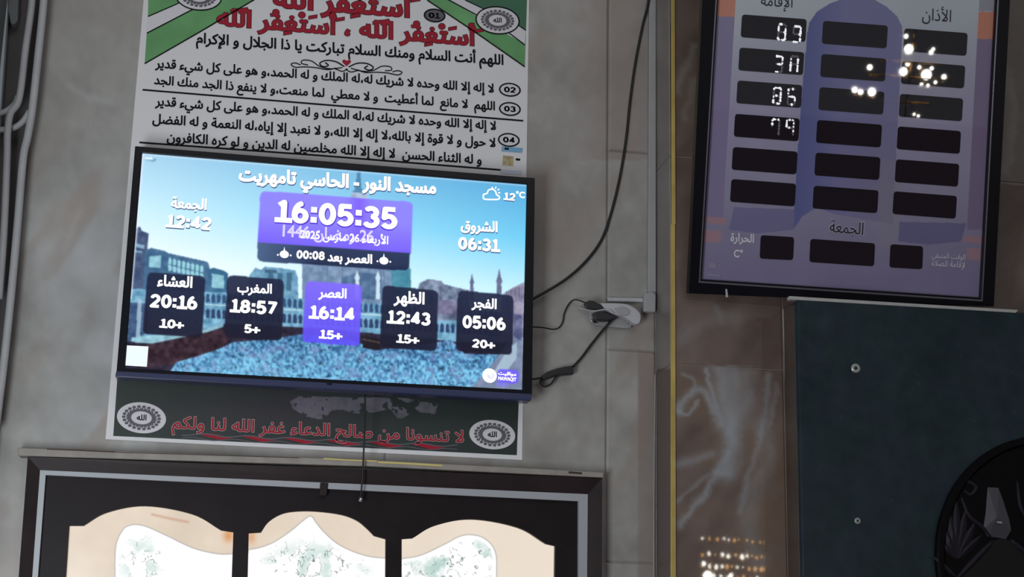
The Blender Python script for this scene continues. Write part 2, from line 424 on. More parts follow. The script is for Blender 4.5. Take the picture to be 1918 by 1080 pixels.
def numerals(s, t=.19):
    V = []; Fc = []; x = 0
    for ch in s:
        wd, st = NUM[ch]
        for pl_ in st:
            p = np.array(pl_) + (x, 0)
            tt = t * 1.05 if ch != ':' else t * 1.1
            for a, b in zip(p[:-1], p[1:]):
                d = unit(b - a); n = np.array([-d[1], d[0]]) * tt / 2; e = d * (tt * .5 if len(p) == 2 or ch == ':' else 0)
                k = len(V); V += [a - e - n, b + e - n, b + e + n, a - e + n]; Fc.append((k, k + 1, k + 2, k + 3))
            if ch != ':' and ch != '+':
                for q in p[(0 if ch in '0689' else 1):-1] if len(p) > 2 else []:
                    k = len(V); V += [q + tt / 2 * np.array([math.cos(a), math.sin(a)]) for a in np.linspace(0, 2 * math.pi, 10, endpoint=False)]; Fc.append(tuple(range(k, k + 10)))
        x += wd + .03
    V = np.array(V); return V, Fc
def nums(s, pl, a, b, h, mt, parent, off=.001, t=.19, shadow=None, name='numerals'):
    v, f = numerals(s, t)
    if shadow is not None:
        v2, f2 = numerals(s, t + .05); place('numeral_edge', v2, f2, pl, a, b, 1, shadow, parent, off - .0003, (.4, 1.6), hpx=h)
    return place(name, v, f, pl, a, b, 1, mt, parent, off, hpx=h)

# ================================================================== STRUCTURE
X0 = WALL.px(1228, 702)[0]; XL = WALL.px(61, 200)[0]; XLL = WALL.px(12, 60)[0]
X1 = STONE.px(1257, 683)[0]
Z1 = WALL.px(1200, 286)[2]; Z2 = WALL.px(1200, 658)[2]; Z0 = Z1 + (Z1 - Z2); Z3 = Z2 - (Z1 - Z2)
def grey(X, Y):
    n4 = fbm(X + 30 * vn(X, Y, 60, 60, 2), Y, 22, 15, 4, .7)
    n = fbm(X, Y, 150, 1); n2 = fbm(X, Y, 46, 5, 4, 1.2); n3 = fbm(X * .8 + Y * .5, Y * .3, 60, 9, 3)
    C = np.ones(X.shape + (3,)) * np.array([154, 152, 149.])
    C += ((n - .5) * 34)[..., None] * np.array([1, 1, 1.02]) + ((n2 - .5) * 26)[..., None] + ((n4 - .5) * 20)[..., None]
    C = mixc(C, (188, 193, 199), np.clip(np.exp(-(((X - 170) / 120) ** 2 + ((Y - 590) / 260) ** 2)) * .75, 0, 1) * np.clip(n * 1.6, 0, 1))
    C = mixc(C, (150, 138, 130), np.clip((n3 - .52) * 3.2, 0, .6))
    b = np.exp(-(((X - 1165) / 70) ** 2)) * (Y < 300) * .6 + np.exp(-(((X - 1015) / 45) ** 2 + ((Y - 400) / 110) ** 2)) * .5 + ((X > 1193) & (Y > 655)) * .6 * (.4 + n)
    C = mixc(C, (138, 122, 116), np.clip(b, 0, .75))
    C = mixc(C, (140, 136, 132), np.clip(1 - Y / 260, 0, 1) * (X < 320) * .5)
    for pts, w_, k in (([(128, 160), (150, 175), (170, 182), (205, 190)], 7, .22), ([(150, 395), (135, 430), (120, 470)], 6, .2), ([(60, 560), (110, 520), (180, 500)], 7, .15)):
        C = mixc(C, (196, 198, 202), stroke(X, Y, pts, w_) * k)
    return C
wall = struct('wall_back')
bk = mesh('grout_bed', [(XL, .0, 0), (X0 + .02, .0, 0), (X0 + .02, .0, 4.6), (XL, .0, 4.6), (XL, .12, 0), (X0 + .02, .12, 0), (X0 + .02, .12, 4.6), (XL, .12, 4.6)],
          [(0, 1, 2, 3), (5, 4, 7, 6), (4, 0, 3, 7), (1, 5, 6, 2), (3, 2, 6, 7), (4, 5, 1, 0)], MT['grout'], wall)
bk.location.y = .0009
xs = [XL, .37, WALL.px(1137, 560)[0], X0]; zs = [4.6, Z0 + .47, Z0, Z1, Z2, Z3, Z3 - .47, Z3 - .94, 0]
g = .0004
for i in range(3):
    zc_ = zs if i == 2 else [4.6, 3.78, 1.2, 0]
    for j in range(len(zc_) - 1):
        a, b, t, u = xs[i] + g, xs[i + 1] - g, zc_[j] - g, zc_[j + 1] + g
        if t - u < .02: continue
        vis = zc_[j + 1] < 3.7 and zc_[j] > 1.6
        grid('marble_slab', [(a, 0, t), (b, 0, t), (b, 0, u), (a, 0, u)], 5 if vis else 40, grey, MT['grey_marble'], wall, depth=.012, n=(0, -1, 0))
def brown(X, Y):
    n = fbm(X, Y, 110, 3); n2 = fbm(X + Y * .6, Y * .5, 40, 8, 4)
    C = np.ones(X.shape + (3,)) * np.array([112, 96, 89.])
    C += ((n - .5) * 36)[..., None] + ((n2 - .5) * 26)[..., None]
    C = mixc(C, (120, 98, 80), np.clip((n - .55) * 3, 0, .6))
    G = (156, 161, 168)
    low = (Y > 684)
    X = X + 9 * (vn(X, Y, 22, 22, 55) - .5) + 5 * (vn(X, Y, 7, 7, 56) - .5); Y = Y + 9 * (vn(X, Y, 20, 20, 57) - .5)
    V = [([(1350, 690), (1358, 740), (1366, 790), (1370, 840), (1362, 880)], 24, .8), ([(1375, 690), (1378, 740), (1372, 800)], 16, .55), ([(1268, 770), (1290, 740), (1310, 730), (1330, 750), (1352, 790)], 11, .85),
         ([(1322, 690), (1330, 720), (1345, 760)], 6, .8), ([(1400, 700), (1395, 760), (1375, 820)], 20, .45), ([(1365, 850), (1330, 910), (1300, 950), (1272, 985)], 10, .75),
         ([(1268, 872), (1300, 862), (1330, 850)], 12, .55), ([(1280, 700), (1300, 715), (1296, 730)], 5, .6), ([(1272, 768), (1286, 774), (1305, 752)], 4, .8),
         ([(1268, 940), (1310, 900), (1360, 880)], 6, .5), ([(1440, 700), (1430, 790), (1405, 880), (1385, 960)], 8, .5), ([(1425, 800), (1440, 860), (1400, 960), (1420, 1060)], 22, .4),
         ([(1455, 720), (1440, 800)], 6, .4)]
    for pts, w_, k in V: C = mixc(C, G, stroke(X, Y, pts, w_ * .8) * k * low * (.75 + .4 * n2))
    for pts, w_, k in (([(1270, 640), (1310, 610), (1350, 595), (1375, 598)], 14, .4), ([(1345, 575), (1352, 600)], 5, .4), ([(1290, 610), (1300, 650)], 16, .25)):
        C = mixc(C, (140, 136, 136), stroke(X, Y, pts, w_) * k * (Y > 300) * (Y < 684))
    for pts, w_, k in (([(1300, 90), (1285, 130), (1268, 170)], 9, .5), ([(1300, 150), (1280, 220)], 7, .4), ([(1885, 130), (1895, 200), (1885, 320)], 9, .55), ([(1893, 150), (1900, 230), (1893, 300)], 5, .5)):
        C = mixc(C, (150, 146, 138), stroke(X, Y, pts, w_) * k)
    C = mixc(C, (134, 130, 124), ((X > 1870) & (Y < 345)) * .55)
    return C
pil = struct('wall_right')
gb = mesh('grout_bed', [(X1 + .004, -.1393, 0), (4.2, -.1393, 0), (4.2, -.1393, 4.6), (X1 + .004, -.1393, 4.6), (X1 + .004, .1, 0), (4.2, .1, 0), (4.2, .1, 4.6), (X1 + .004, .1, 4.6)],
          [(0, 1, 2, 3), (5, 4, 7, 6), (4, 0, 3, 7), (1, 5, 6, 2), (3, 2, 6, 7), (4, 5, 1, 0)], MT['grout'], pil)
J1 = STONE.px(1275, 294)[2]; J2 = STONE.px(1300, 684)[2]; J0 = 2 * J1 - J2; J3 = 2 * J2 - J1
xb = [X1 + .004, STONE.px(1469, 800)[0], 2.9, 4.2]; zb = [4.6, J0, J1, J2, J3, J3 - .47, 0]
for i in range(3):
    for j in range(6):
        a, b, t, u = xb[i] + g, xb[i + 1] - g, zb[j] - g * 1.4, zb[j + 1] + g * 1.4
        vis = zb[j + 1] < 3.7 and zb[j] > 1.6 and i < 2
        grid('marble_slab', [(a, -.14, t), (b, -.14, t), (b, -.14, u), (a, -.14, u)], 3 if vis else 40, brown, MT['brown_marble'], pil, depth=.004, n=(0, -1, 0))
def retc(X, Y):
    n = fbm(X, Y, 50, 12)
    C = np.ones(X.shape + (3,)) * np.array([132, 126, 122.]) + ((n - .5) * 30)[..., None]
    return mixc(C, (96, 84, 80), (Y > 690) * .9)
for j in range(6):
    t, u = zb[j] - g, zb[j + 1] + g
    grid('return_slab', [(X0 + .001, -.002, t), (X1 - .002, -.1405, t), (X1 - .002, -.1405, u), (X0 + .001, -.002, u)], 4, retc, MT['grey_marble'], pil, depth=.003, n=(-1, 0, 0))
tr = struct('trim_1')
for yt, yb, wd in ((-150, 420, 3.2), (420, 1250, 4.2)):
    p = [(1260.5 - wd + (yt > 0) * .5, yt), (1260.5 + wd, yt), (1262.5 + wd, yb), (1260.5 - wd + .5, yb)]
    prism('brass_strip', STONE, p, .005, .006, MT['brass'], tr, bev=.0008)
tube('pale_joint', WALL, [(1227, 700), (1226, 800), (1225, 960), (1225, 1200)], .001, .9, MT['stone_edge'], pil, k=6)
wl = struct('wall_left')
mesh('recess_face', [(XLL - .05, .03, 0), (XL + .002, .03, 0), (XL + .002, .03, 4.6), (XLL - .05, .03, 4.6), (XLL - .05, .13, 0), (XL + .002, .13, 0), (XL + .002, .13, 4.6), (XLL - .05, .13, 4.6)],
     [(0, 1, 2, 3), (5, 4, 7, 6), (4, 0, 3, 7), (1, 5, 6, 2), (3, 2, 6, 7), (4, 5, 1, 0)], MT['recess_shade'], wl)  # dark tone stands in for shade inside the recess
mesh('plaster_face', [(XLL, .03, 0), (XLL - .01, -.5, 0), (XLL - .01, -.5, 4.6), (XLL, .03, 4.6), (XLL - .2, .03, 0), (XLL - .2, -.5, 0), (XLL - .2, -.5, 4.6), (XLL - .2, .03, 4.6)],
     [(0, 3, 2, 1), (4, 5, 6, 7), (0, 4, 7, 3), (1, 2, 6, 5), (3, 7, 6, 2)], MT['plaster'], wl)
prism('pale_panel', WALL, [(-90, -150), (18, -150), (13, 30), (-3, 260), (-90, 260)], .03, .03, mat('pale_panel_paint', (196, 208, 216), .5), wl, bev=.002)  # pale panel added to brighten the left edge
prism('corner_box', WALL, [(16, -60), (37, -60), (33, 38), (26, 46), (20, 44), (15, 20)], .012, .03, MT['plaster'], wl, bev=.003)
fl = mesh('floor', [(-4, -34, 0), (16, -34, 0), (16, .1, 0), (-4, .1, 0), (-4, -34, -.1), (16, -34, -.1), (16, .1, -.1), (-4, .1, -.1)], [(0, 1, 2, 3), (7, 6, 5, 4), (0, 4, 5, 1), (1, 5, 6, 2), (2, 6, 7, 3), (3, 7, 4, 0)], MT['floor'])
fl['kind'] = 'structure'
# ================================================================== WINDOW
win = struct('window_1', tuple(WALL.px(590, 1120)))
oT = [(52, 855), (1128, 895), (1127, 1250), (22, 1250)]; oI = [(75, 880), (1101, 925), (1098, 1250), (48, 1250)]
b2 = [(85.5, 889), (1083.5, 938), (1083, 1250), (58, 1250)]
rings('window_frame', WALL, oT, oI, .045, .045, MT['frame_out'], win, off_in=.035, bev=.002)
rings('bead', WALL, oI, b2, .036, .03, MT['bead'], win, bev=.0015)
def arch(l, ls, pk, rs, r, n=14):
    L = spline([ls, ((ls[0] * .62 + pk[0] * .38), ls[1] * .36 + pk[1] * .64 - 1), pk, ((rs[0] * .62 + pk[0] * .38), rs[1] * .36 + pk[1] * .64 - 1), rs], 7)
    return [l] + [tuple(q) for q in L] + [r]
A1 = arch((129.7, 984), (156, 984), (272, 947), (414, 992.5), (437, 996))
A2 = [(466, 998)] + [tuple(q) for q in spline([(489, 996.5), (503, 977), (528, 962), (558, 957), (596, 957.5), (640, 963.5), (668, 974), (686, 988), (701, 1003)], 4)] + [(722.5, 1009)]
A3 = arch((752.5, 1009), (773, 1007.5), (884, 972), (1023, 1018), (1040, 1022))
# arched board: strips from the top rail down to each arch, plus stiles
top = lambda x: 889 + (x - 85.5) * (938 - 889) / (1083.5 - 85.5)
def lx(y): return 85.5 + (y - 889) * (58 - 85.5) / 361
low = [(lx(1250), 1250), (118 - 12, 1250)]
gs = []
prof = [(lx(989), 989)] + A1 + A2 + A3 + [(1083.2, 1022)]
q = np.array(prof); Tp = np.column_stack([q[:, 0], top(q[:, 0])]); k = len(q)
Tp[0] = (85.5, 889)
for i in range(k - 1):
    if i in (len(A1), len(A1) + len(A2)): pass
    pts = np.array([Tp[i], Tp[i + 1], q[i + 1], q[i]])
    gs.append(prism_geo(WALL.px(pts[:, 0], pts[:, 1], .024), WALL.n, .02))
V, Fc = join_geo(gs); mesh('arched_rail', V, Fc, MT['wood'], win)
for st in ([(lx(989), 989), (129.7, 984), (112, 1250), (58, 1250)], [(437, 996), (466, 998), (460, 1250), (428, 1250)], [(722.5, 1009), (752.5, 1009), (752, 1250), (721, 1250)], [(1040, 1022), (1083.2, 1022), (1083, 1250), (1037, 1250)]):
    prism('stile', WALL, st, .024, .02, MT['wood'], win)
S1 = [(215, 1120), (215.6, 1080), (217, 1023), (230, 992), (245, 983), (261, 982.5), (280, 988), (315, 1004), (362, 1026), (406, 1036.5), (436, 1037), (436, 1120)]
S2 = [(458, 1120), (466, 1029), (490, 1024), (516, 1013), (547, 992), (566, 976), (582, 966), (592, 978), (606, 995), (631, 1017), (663, 1033), (694, 1042), (724, 1045), (724, 1120)]
S3 = [(750, 1120), (752, 1046), (789, 1039), (836, 1017), (856, 1006), (874, 1001), (890, 1002), (904, 1006), (921, 1020), (929.6, 1042), (930, 1080), (930, 1120)]
S1, S2, S3 = ([S[0]] + [tuple(q) for q in spline(S[1:-1], 6)] + [S[-1]] for S in (S1, S2, S3))
def glass(X, Y):
    n = fbm(X, Y, 60, 21)
    C = np.ones(X.shape + (3,)) * np.array([224, 208, 190.]) + ((n - .5) * 22)[..., None]
    C = mixc(C, (236, 222, 206), np.clip((X - 500) / 500, 0, .8))
    C = mixc(C, (214, 130, 70), np.exp(-(((X - 428) / 10) ** 2 + ((Y - 1003) / 12) ** 2)) * .7 + np.exp(-(((X - 471) / 8) ** 2 + ((Y - 1006) / 12) ** 2)) * .5)
    C = mixc(C, (190, 130, 100), stroke(X, Y, [(285, 963), (325, 972), (352, 977)], 2.5) * .45)
    for S in (S1, S2, S3):
        m = inpoly(X, Y, S); e = segd(X, Y, S[1:-1])
        C = mixc(C, (255, 255, 255), m * 1.0)
        C = mixc(C, (150, 150, 150), np.exp(-(e / 1.1) ** 2) * .65)
        # little etched leaves: thin contour lines of a noise field, inside the white shape
        f = fbm(X, Y, 15, 31, 3); f2 = fbm(X, Y, 22, 44, 3)
        lines = np.exp(-((f - .5) / .018) ** 2) + np.exp(-((f2 - .52) / .014) ** 2)
        body = {id(S1): np.exp(-(((X - 262) / 40) ** 2 + ((Y - 1050) / 42) ** 2) ** 2), id(S2): np.exp(-(((X - 590) / 95) ** 2 + ((Y - 1060) / 45) ** 2) ** 2), id(S3): np.exp(-(((X - 870) / 62) ** 2 + ((Y - 1050) / 42) ** 2) ** 2) + .7 * np.exp(-(((X - 790) / 45) ** 2 + ((Y - 1070) / 22) ** 2) ** 2)}[id(S)]
        body = np.clip(body, 0, 1) * (e > 7)
        C = mixc(C, (176, 206, 198), m * body * np.clip((f2 - .5) * 6, 0, 1) * (.55 if S is not S3 else .9))
        C = mixc(C, (70, 92, 88), m * body * np.clip(lines, 0, 1) * .75 * (fbm(X, Y, 9, 50, 2) > .46))
    return C
for qd in ([(129, 935), (438, 935), (433, 1250), (108, 1250)], [(466, 945), (723, 945), (722, 1250), (460, 1250)], [(752, 960), (1041, 960), (1037, 1250), (751, 1250)]):
    c = [WALL.px(x, y, .008) for x, y in qd]
    grid('pane', c, 1.1, glass, MT['pane'], win, depth=.005, n=WALL.n)
prism('lintel', WALL, [(32, 838), (700, 861), (1131, 884), (1130, 894), (700, 873), (34, 853)], .05, .05, MT['lintel'], win, bev=.002)
ribbons('gold_tape', WALL, [([(606, 858.5), (650, 861), (706, 863)], 2.6), ([(708, 865), (770, 868), (828, 871.5)], 3.4)], .0515, MT['tape'], win)
ribbons('stain', WALL, [([(88, 840.5), (150, 843), (215, 846)], 2), ([(1065, 884), (1090, 886)], 4), ([(215, 846.5), (400, 852), (560, 857)], 1.2)], .0512, MT['rust'], win)
prism('latch', WALL, [(600, 903), (615, 904), (612, 928), (598, 927)], .04, .016, MT['frame_out'], win, bev=.002)

# ================================================================== POSTER
po = thing('poster', 'white poster of red and black prayer lines with green corners, behind the television', 'poster', tuple(WALL.px(588, 850, .001)))
sh = [(286, -200), (994, -200), (991, 0), (978, 861), (197.5, 822), (269, 0)]
prism('sheet', WALL, sh, .0022, .0020, MT['paper'], po)
O1, O2, O3, O4 = .0027, .0031, .0035, .0039
flats('green_corner', WALL, [[(277, 30), (279, -60), (480, -60), (476, -0.5), (271, 118)]], O1, MT['green'], po)
flats('green_corner', WALL, [[(799, 0), (760, -60), (989, -60), (983, 125)]], O1, MT['green'], po)
flats('dark_green_wedge', WALL, [[(871, 0), (800, -60), (989, -60), (985, 56)]], O2, MT['dgreen'], po)
for q in ([(277, 30), (330, 8), (450, -55), (500, -60), (360, 18), (275, 62)], [(800, -60), (871, 0), (985, 56), (983, 83), (841, 0), (770, -60)]): flats('white_band', WALL, [q], O2, MT['wprint'], po)
for q in ([([(277, 31), (330, 8), (450, -52)], 2.2), ([(275, 62), (360, 18), (500, -58)], 2.4), ([(271, 119), (372, 61), (475, 0), (570, -55)], 2.6),
                       ([(800, 0), (890, 60), (983, 125)], 2.4), ([(760, -30), (841, 0), (891, 27), (954, 62), (983, 84)], 2.2), ([(871, 0), (905, 16), (972, 48), (985, 57)], 2.0)]): ribbons('rule', WALL, [q], O3, MT['ink'], po)
ribbons('rule', WALL, [([(267, 168), (620, 197), (980, 226)], 3.2)], O2, MT['ink'], po)
ribbons('rule', WALL, [([(261, 266.5), (600, 291), (938, 318)], 3.2)], O2, MT['ink'], po)
def emblem(cx, cy, rx, ry, dark):
    e = flats('emblem', WALL, [ell(cx, cy, rx, ry)], O4, MT['wprint'], po)
    if not dark: rings('emblem_outline', WALL, ell(cx, cy, rx + 2, ry + 2), ell(cx, cy, rx - .5, ry - .5), O4 + .0002, .0002, MT['ink'], e)
    polys = []
    for k in range(22):
        a = 2 * math.pi * k / 22; d = .11
        P = lambda r, t: (cx + rx * r * math.cos(t), cy + ry * r * math.sin(t) + .06 * rx * r * math.cos(t))
        for r_, q_ in ((.72, .085), (.56, .075)):
            aa = a + (0 if r_ > .6 else math.pi / 22)
            polys.append([(P(r_, aa)[0] + rx * q_ * math.cos(t), P(r_, aa)[1] + ry * q_ * 1.15 * math.sin(t)) for t in np.linspace(0, 2 * math.pi, 8, endpoint=False)])
    flats('ornament_ring', WALL, polys, O4 + .0003, MT['gprint'], e)
    rings('inner_ring', WALL, ell(cx, cy, rx * .56, ry * .56), ell(cx, cy, rx * .42, ry * .42), O4 + .0004, .0002, MT['gprint'], e)
    flats('diamond', WALL, [[(cx - rx * .42, cy - 1), (cx - rx * .18, cy - ry * .24), (cx, cy - ry * .42), (cx + rx * .2, cy - ry * .22), (cx + rx * .42, cy + 1), (cx + rx * .18, cy + ry * .26), (cx, cy + ry * .42), (cx - rx * .2, cy + ry * .24)]], O4 + .0005, MT['wprint'], e)
    text('\u0627\u0644\u0644\u0647', WALL, (cx - rx * .2, cy + ry * .14), (cx + rx * .2, cy + ry * .16), MT['ink'], e, O4 + .0008, .03)
emblem(372, -7, 42, 25, False); emblem(932, 38, 39.5, 24.5, False)
emblem(265, 782, 46, 29, True); emblem(922, 813.5, 43, 27.5, True)
IST = 'أَسْتَغْفِرُ اللَّهَ'
text(IST, WALL, (511, 12), (786, 33), MT['red'], po, O3, .034, .92, outline=MT['ink'])
text(IST + ' ، ' + IST, WALL, (405, 46), (904, 86), MT['red'], po, O3, .034, .92, outline=MT['ink'])
K = dict(weight=.029, off=O3, vs=1.1)
text('اللهم أنت السلام ومنك السلام تباركت يا ذا الجلال و الإكرام', WALL, (367, 80), (943, 121), MT['ink'], po, **K)
text('لا إله إلا الله وحده لا شريك له،له الملك و له الحمد،و هو على كل شيء قدير', WALL, (290, 126), (925, 173), MT['ink'], po, **K)
text('اللهم  لا مانع  لما أعطيت  و لا معطي  لما منعت،و لا ينفع ذا الجد منك الجد', WALL, (288, 157), (927, 206), MT['ink'], po, **K)
text('لا إله إلا الله وحده لا شريك له،له الملك و له الحمد،و هو على كل شيء قدير', WALL, (290, 197), (929, 243), MT['ink'], po, **K)
text('لا حول و لا قوة إلا بالله،لا إله إلا الله،و لا نعبد إلا إياه،له النعمة و له الفضل', WALL, (285, 230), (928, 275), MT['ink'], po, **K)
text('و له الثناء الحسن  لا إله إلا الله مخلصين له الدين و لو كره الكافرون', WALL, (312, 264), (902, 307), MT['ink'], po, **K)
for s, cx, cy in (('01', 814, 29), ('02', 955, 168), ('03', 955, 204), ('04', 953, 262)):
    b = flats('number_badge', WALL, [ell(cx, cy, 20.5, 13)], O3, MT['ink'], po)
    flats('badge_face', WALL, [ell(cx, cy, 17.5, 10.3)], O3 + .0002, MT['gprint'] if s == '01' else MT['wprint'], b)
    nums(s, WALL, (cx - 11, cy + 4.5), (cx + 11, cy + 6), 12, MT['ink'], b, O3 + .0006, t=.2)
fl_ = []
for sgn in (-1, 1):
    R = lambda pts: [(649 + sgn * x, 125 + y + sgn * x * .075) for x, y in pts]
    fl_ += [(spline(R([(4, 0), (20, -8), (38, -9), (50, -3), (44, 3), (34, 0), (40, -5)]), 6), 2.4), (spline(R([(8, 2), (30, 6), (50, 3), (66, -6), (82, -6), (84, 0), (72, 2)]), 6), 2.0),
            (spline(R([(20, 4), (36, 8), (56, 6), (78, 6), (96, 8), (104, 3), (96, 0), (86, 3)]), 6), 2.0), (spline(R([(2, 4), (-8, 9), (-22, 5)]), 6), 2)]
ribbons('scroll_ornament', WALL, fl_, O3, MT['ink'], po)
flats('heart', WALL, [[(649, 124), (641, 116), (642, 112), (646, 111.5), (649, 114), (653, 112), (657, 113), (657, 117)]], O3, MT['red'], po)
def foot(X, Y):
    n = fbm(X, Y, 60, 61)
    C = np.ones(X.shape + (3,)) * np.array([35, 46, 44.]) + ((n - .5) * 16)[..., None]  # dark green print with the television's shade put into its tone
    C = mixc(C, (46, 40, 52), np.exp(-(((X - 520) / 170) ** 2 + ((Y - 770) / 40) ** 2)) * .8)
    m = inpoly(X, Y, [(543, 752), (560, 742), (760, 745), (820, 757), (815, 775), (770, 770), (760, 782), (745, 783), (730, 765), (700, 772), (640, 775), (600, 785), (575, 780), (548, 765)])
    m = m * (.75 + .6 * (fbm(X, Y, 18, 66) - .5)) * (fbm(X, Y, 14, 68) > .40)
    return mixc(C, (124, 118, 134), np.clip(m, 0, .8))
grid('footer_picture', [WALL.px(x, y, O1) for x, y in ((221, 690), (972, 735), (968, 852), (212, 816))], 1.6, foot, MT['shaded_print'], po)
text('لا تنسونا من صالح الدعاء غفر الله لنا ولكم', WALL, (322, 801), (868, 828), MT['red'], po, O3, .012, .95, outline=mat('print_pale_outline', (176, 166, 166), .55), ow=.026)
up_, lo_, dm = [], [], []
for i in range(7):
    x = 362 + i * 82; y = 813 + (x - 340) * .041
    if i < 6:
        cx = 402 + i * 80; cy = 817 + (cx - 402) * .047; dm.append([(cx - 33, cy - 5), (cx - 8, cy - 6), (cx + 34, cy + 3), (cx + 8, cy + 6)])
xsn = np.linspace(340, 857, 80)
up_ = [(x, 814.5 + (x - 340) * .043 - 4.5 * math.sin((x - 345) / 80 * math.pi) * math.sin((x - 345) / 80 * math.pi)) for x in xsn]
lo_ = [(x, 818 + (x - 340) * .043 + 4.0 * math.sin((x - 360) / 80 * math.pi) ** 2) for x in xsn]
flats('ribbon_diamond', WALL, dm, O2, MT['red'], po)
ribbons('ribbon_outline', WALL, [(up_, 2.2), (lo_, 1.8)], O3, MT['gprint'], po)
stk = flats('sticker', WALL, [[(940, 274), (979, 277), (978, 286), (939, 283)]], O3, mat('sticker_blue', (120, 170, 205), .5), po)
flats('sticker', WALL, [[(942, 291), (962, 293), (961, 311), (941, 309)]], O3, mat('sticker_sand', (178, 160, 120), .5, noise=.3, nscale=90), po)
for q in (([(966, 298), (974, 299)], 4), ([(945, 278), (953, 278.6)], 4)): ribbons('sticker_mark', WALL, [q], O3 + .0004, MT['ink'], po)
flats('sticker', WALL, [[(937, 317), (977, 320), (977, 328), (937, 325)]], O2, mat('sticker_pale', (196, 202, 220), .5), po)

# ================================================================== TELEVISION
tv = thing('television', 'wall-mounted television with black bezel showing violet clock panel and prayer times', 'television', tuple(TVP.px(604, 750)))
Tou = [(253, 273), (1002, 333), (996.5, 739), (218, 697)]
Tin = [(266.5, 285.5), (987, 344.5), (978.5, 729.5), (233.5, 689.5)]
prism('back_shell', TVP, [(262, 280), (994, 339), (988, 734), (226, 694)], .004, .066, MT['bezel'], tv, bev=.004)
rings('bezel', TVP, Tou, Tin, .014, .030, MT['bezel'], tv, bev=.002)
ch = prism('chin', TVP, [(217.5, 694), (996.5, 737), (994.5, 750.5), (215.5, 705.5)], .016, .05, MT['chin'], tv, bev=.003)
prism('power_light', TVP, [(612, 717), (622, 717.6), (622, 720.5), (612, 720)], .0165, .004, MT['bezel'], ch)
prism('bracket', TVP, [(480, 400), (760, 420), (760, 600), (480, 580)], -.050, .0222, MT['black_plastic'], tv)
def scr(X, Y):
    yt = 287 + (X - 267) * .081
    v = np.clip((Y - yt) / 200, 0, 1); u = np.clip((X - 240) / 740, 0, 1)[..., None]
    c0 = np.array([165, 208, 234]) * (1 - u) + np.array([84, 166, 216]) * u
    cm = np.array([200, 236, 250]) * (1 - u) + np.array([112, 202, 240]) * u
    c1 = np.array([240, 250, 254]) * (1 - u) + np.array([196, 238, 250]) * u
    vv = v[..., None]
    C = np.where(vv < .5, c0 + (cm - c0) * vv * 2, cm + (c1 - cm) * (vv - .5) * 2)
    n1 = fbm(X, Y, 9, 71, 3); n2 = vn(X, Y, 3.2, 3.2, 73)
    def P(pts, c, k=1.0, tex=0):
        nonlocal C
        m = inpoly(X, Y, pts) * k
        cc = np.asarray(c, float) * np.ones(X.shape + (3,)) + (tex * (n1 - .5))[..., None] if np.ndim(tex * n1) else np.asarray(c, float)
        C = mixc(C, cc, m) if not hasattr(cc, 'shape') or cc.ndim == 1 else C * (1 - m[..., None]) + cc * m[..., None]
    # far hills, hotels and towers
    P([(467, 516), (478, 501), (489, 505), (497, 499), (535, 503), (553, 506), (558, 520), (560, 640), (467, 640)], (104, 152, 182), 1, 70)
    for x in (503, 520, 537): P([(x, 510), (x + 9, 511), (x + 9, 545), (x, 544)], (52, 92, 122), .75)
    P([(496, 504), (519, 506), (519, 512), (496, 510)], (50, 80, 110), .8)
    P([(566, 490), (768, 500), (766, 640), (566, 640)], (116, 140, 172), 1, 60)
    for x in (612, 640, 690, 718): P([(x, 495), (x + 2.5, 495), (x + 2.5, 560), (x, 560)], (70, 110, 140), .5)
    P([(733, 500), (770, 503), (768, 600), (733, 600)], (74, 140, 164), 1, 40)
    P([(640, 520), (668, 510), (715, 514), (715, 560), (640, 560)], (60, 92, 132), .6, 50)
    for x in (669, 708):
        P([(x - 4, 560), (x - 3.4, 525), (x - 5, 520), (x, 506), (x + 5, 520), (x + 3.4, 525), (x + 4, 560)], (200, 222, 236))
    P([(669, 322), (675, 322), (677, 352), (680, 356), (689, 366), (689, 382), (656, 380), (657, 362), (665, 354)], (60, 110, 150), .75)
    P([(657, 360), (690, 362), (690, 372), (657, 370)], (186, 198, 222), .8, 80)
    # left blocks
    P([(252, 430), (262, 424), (266, 432), (278, 437), (275, 475), (272, 600), (238, 600)], (66, 84, 118), 1, 60)
    P([(256, 456), (271, 459), (270, 466), (255, 462)], (150, 190, 212), .8); P([(253, 468), (266, 470), (266, 474), (253, 472)], (150, 196, 214), .7)
    P([(272, 469), (283, 464), (309, 470), (316, 474), (388, 490), (392, 496), (390, 600), (266, 600)], (66, 104, 140), 1, 40)
    P([(280, 480), (303, 478), (300, 502), (278, 500)], (160, 214, 226), .8, 70)
    for k in range(8):
        x = 315 + k * 8.5; y = 481 + k * 2.1
        P([(x, y + 26), (x, y + 4), (x + 3.2, y), (x + 6.4, y + 4), (x + 6.4, y + 26)], (156, 214, 226), .92)
        P([(x - 1, y + 13), (x + 7, y + 14), (x + 7, y + 15.5), (x - 1, y + 15)], (60, 100, 134), .8)
    P([(391, 504), (400, 501), (420, 507), (427, 512), (427, 620), (388, 620)], (56, 104, 140), 1, 40)
    P([(397, 512), (420, 516), (419, 540), (396, 538)], (158, 210, 222), .85, 60)
    # arcades around the court
    P([(236, 540), (430, 548), (572, 560), (680, 566), (860, 578), (982, 590), (980, 650), (236, 650)], (108, 160, 190), 1, 90)
    P([(240, 565), (276, 568), (276, 622), (240, 640)], (52, 74, 112), .9, 60)
    P([(258, 560), (266, 560), (262, 640), (254, 640)], (168, 196, 214), .8)
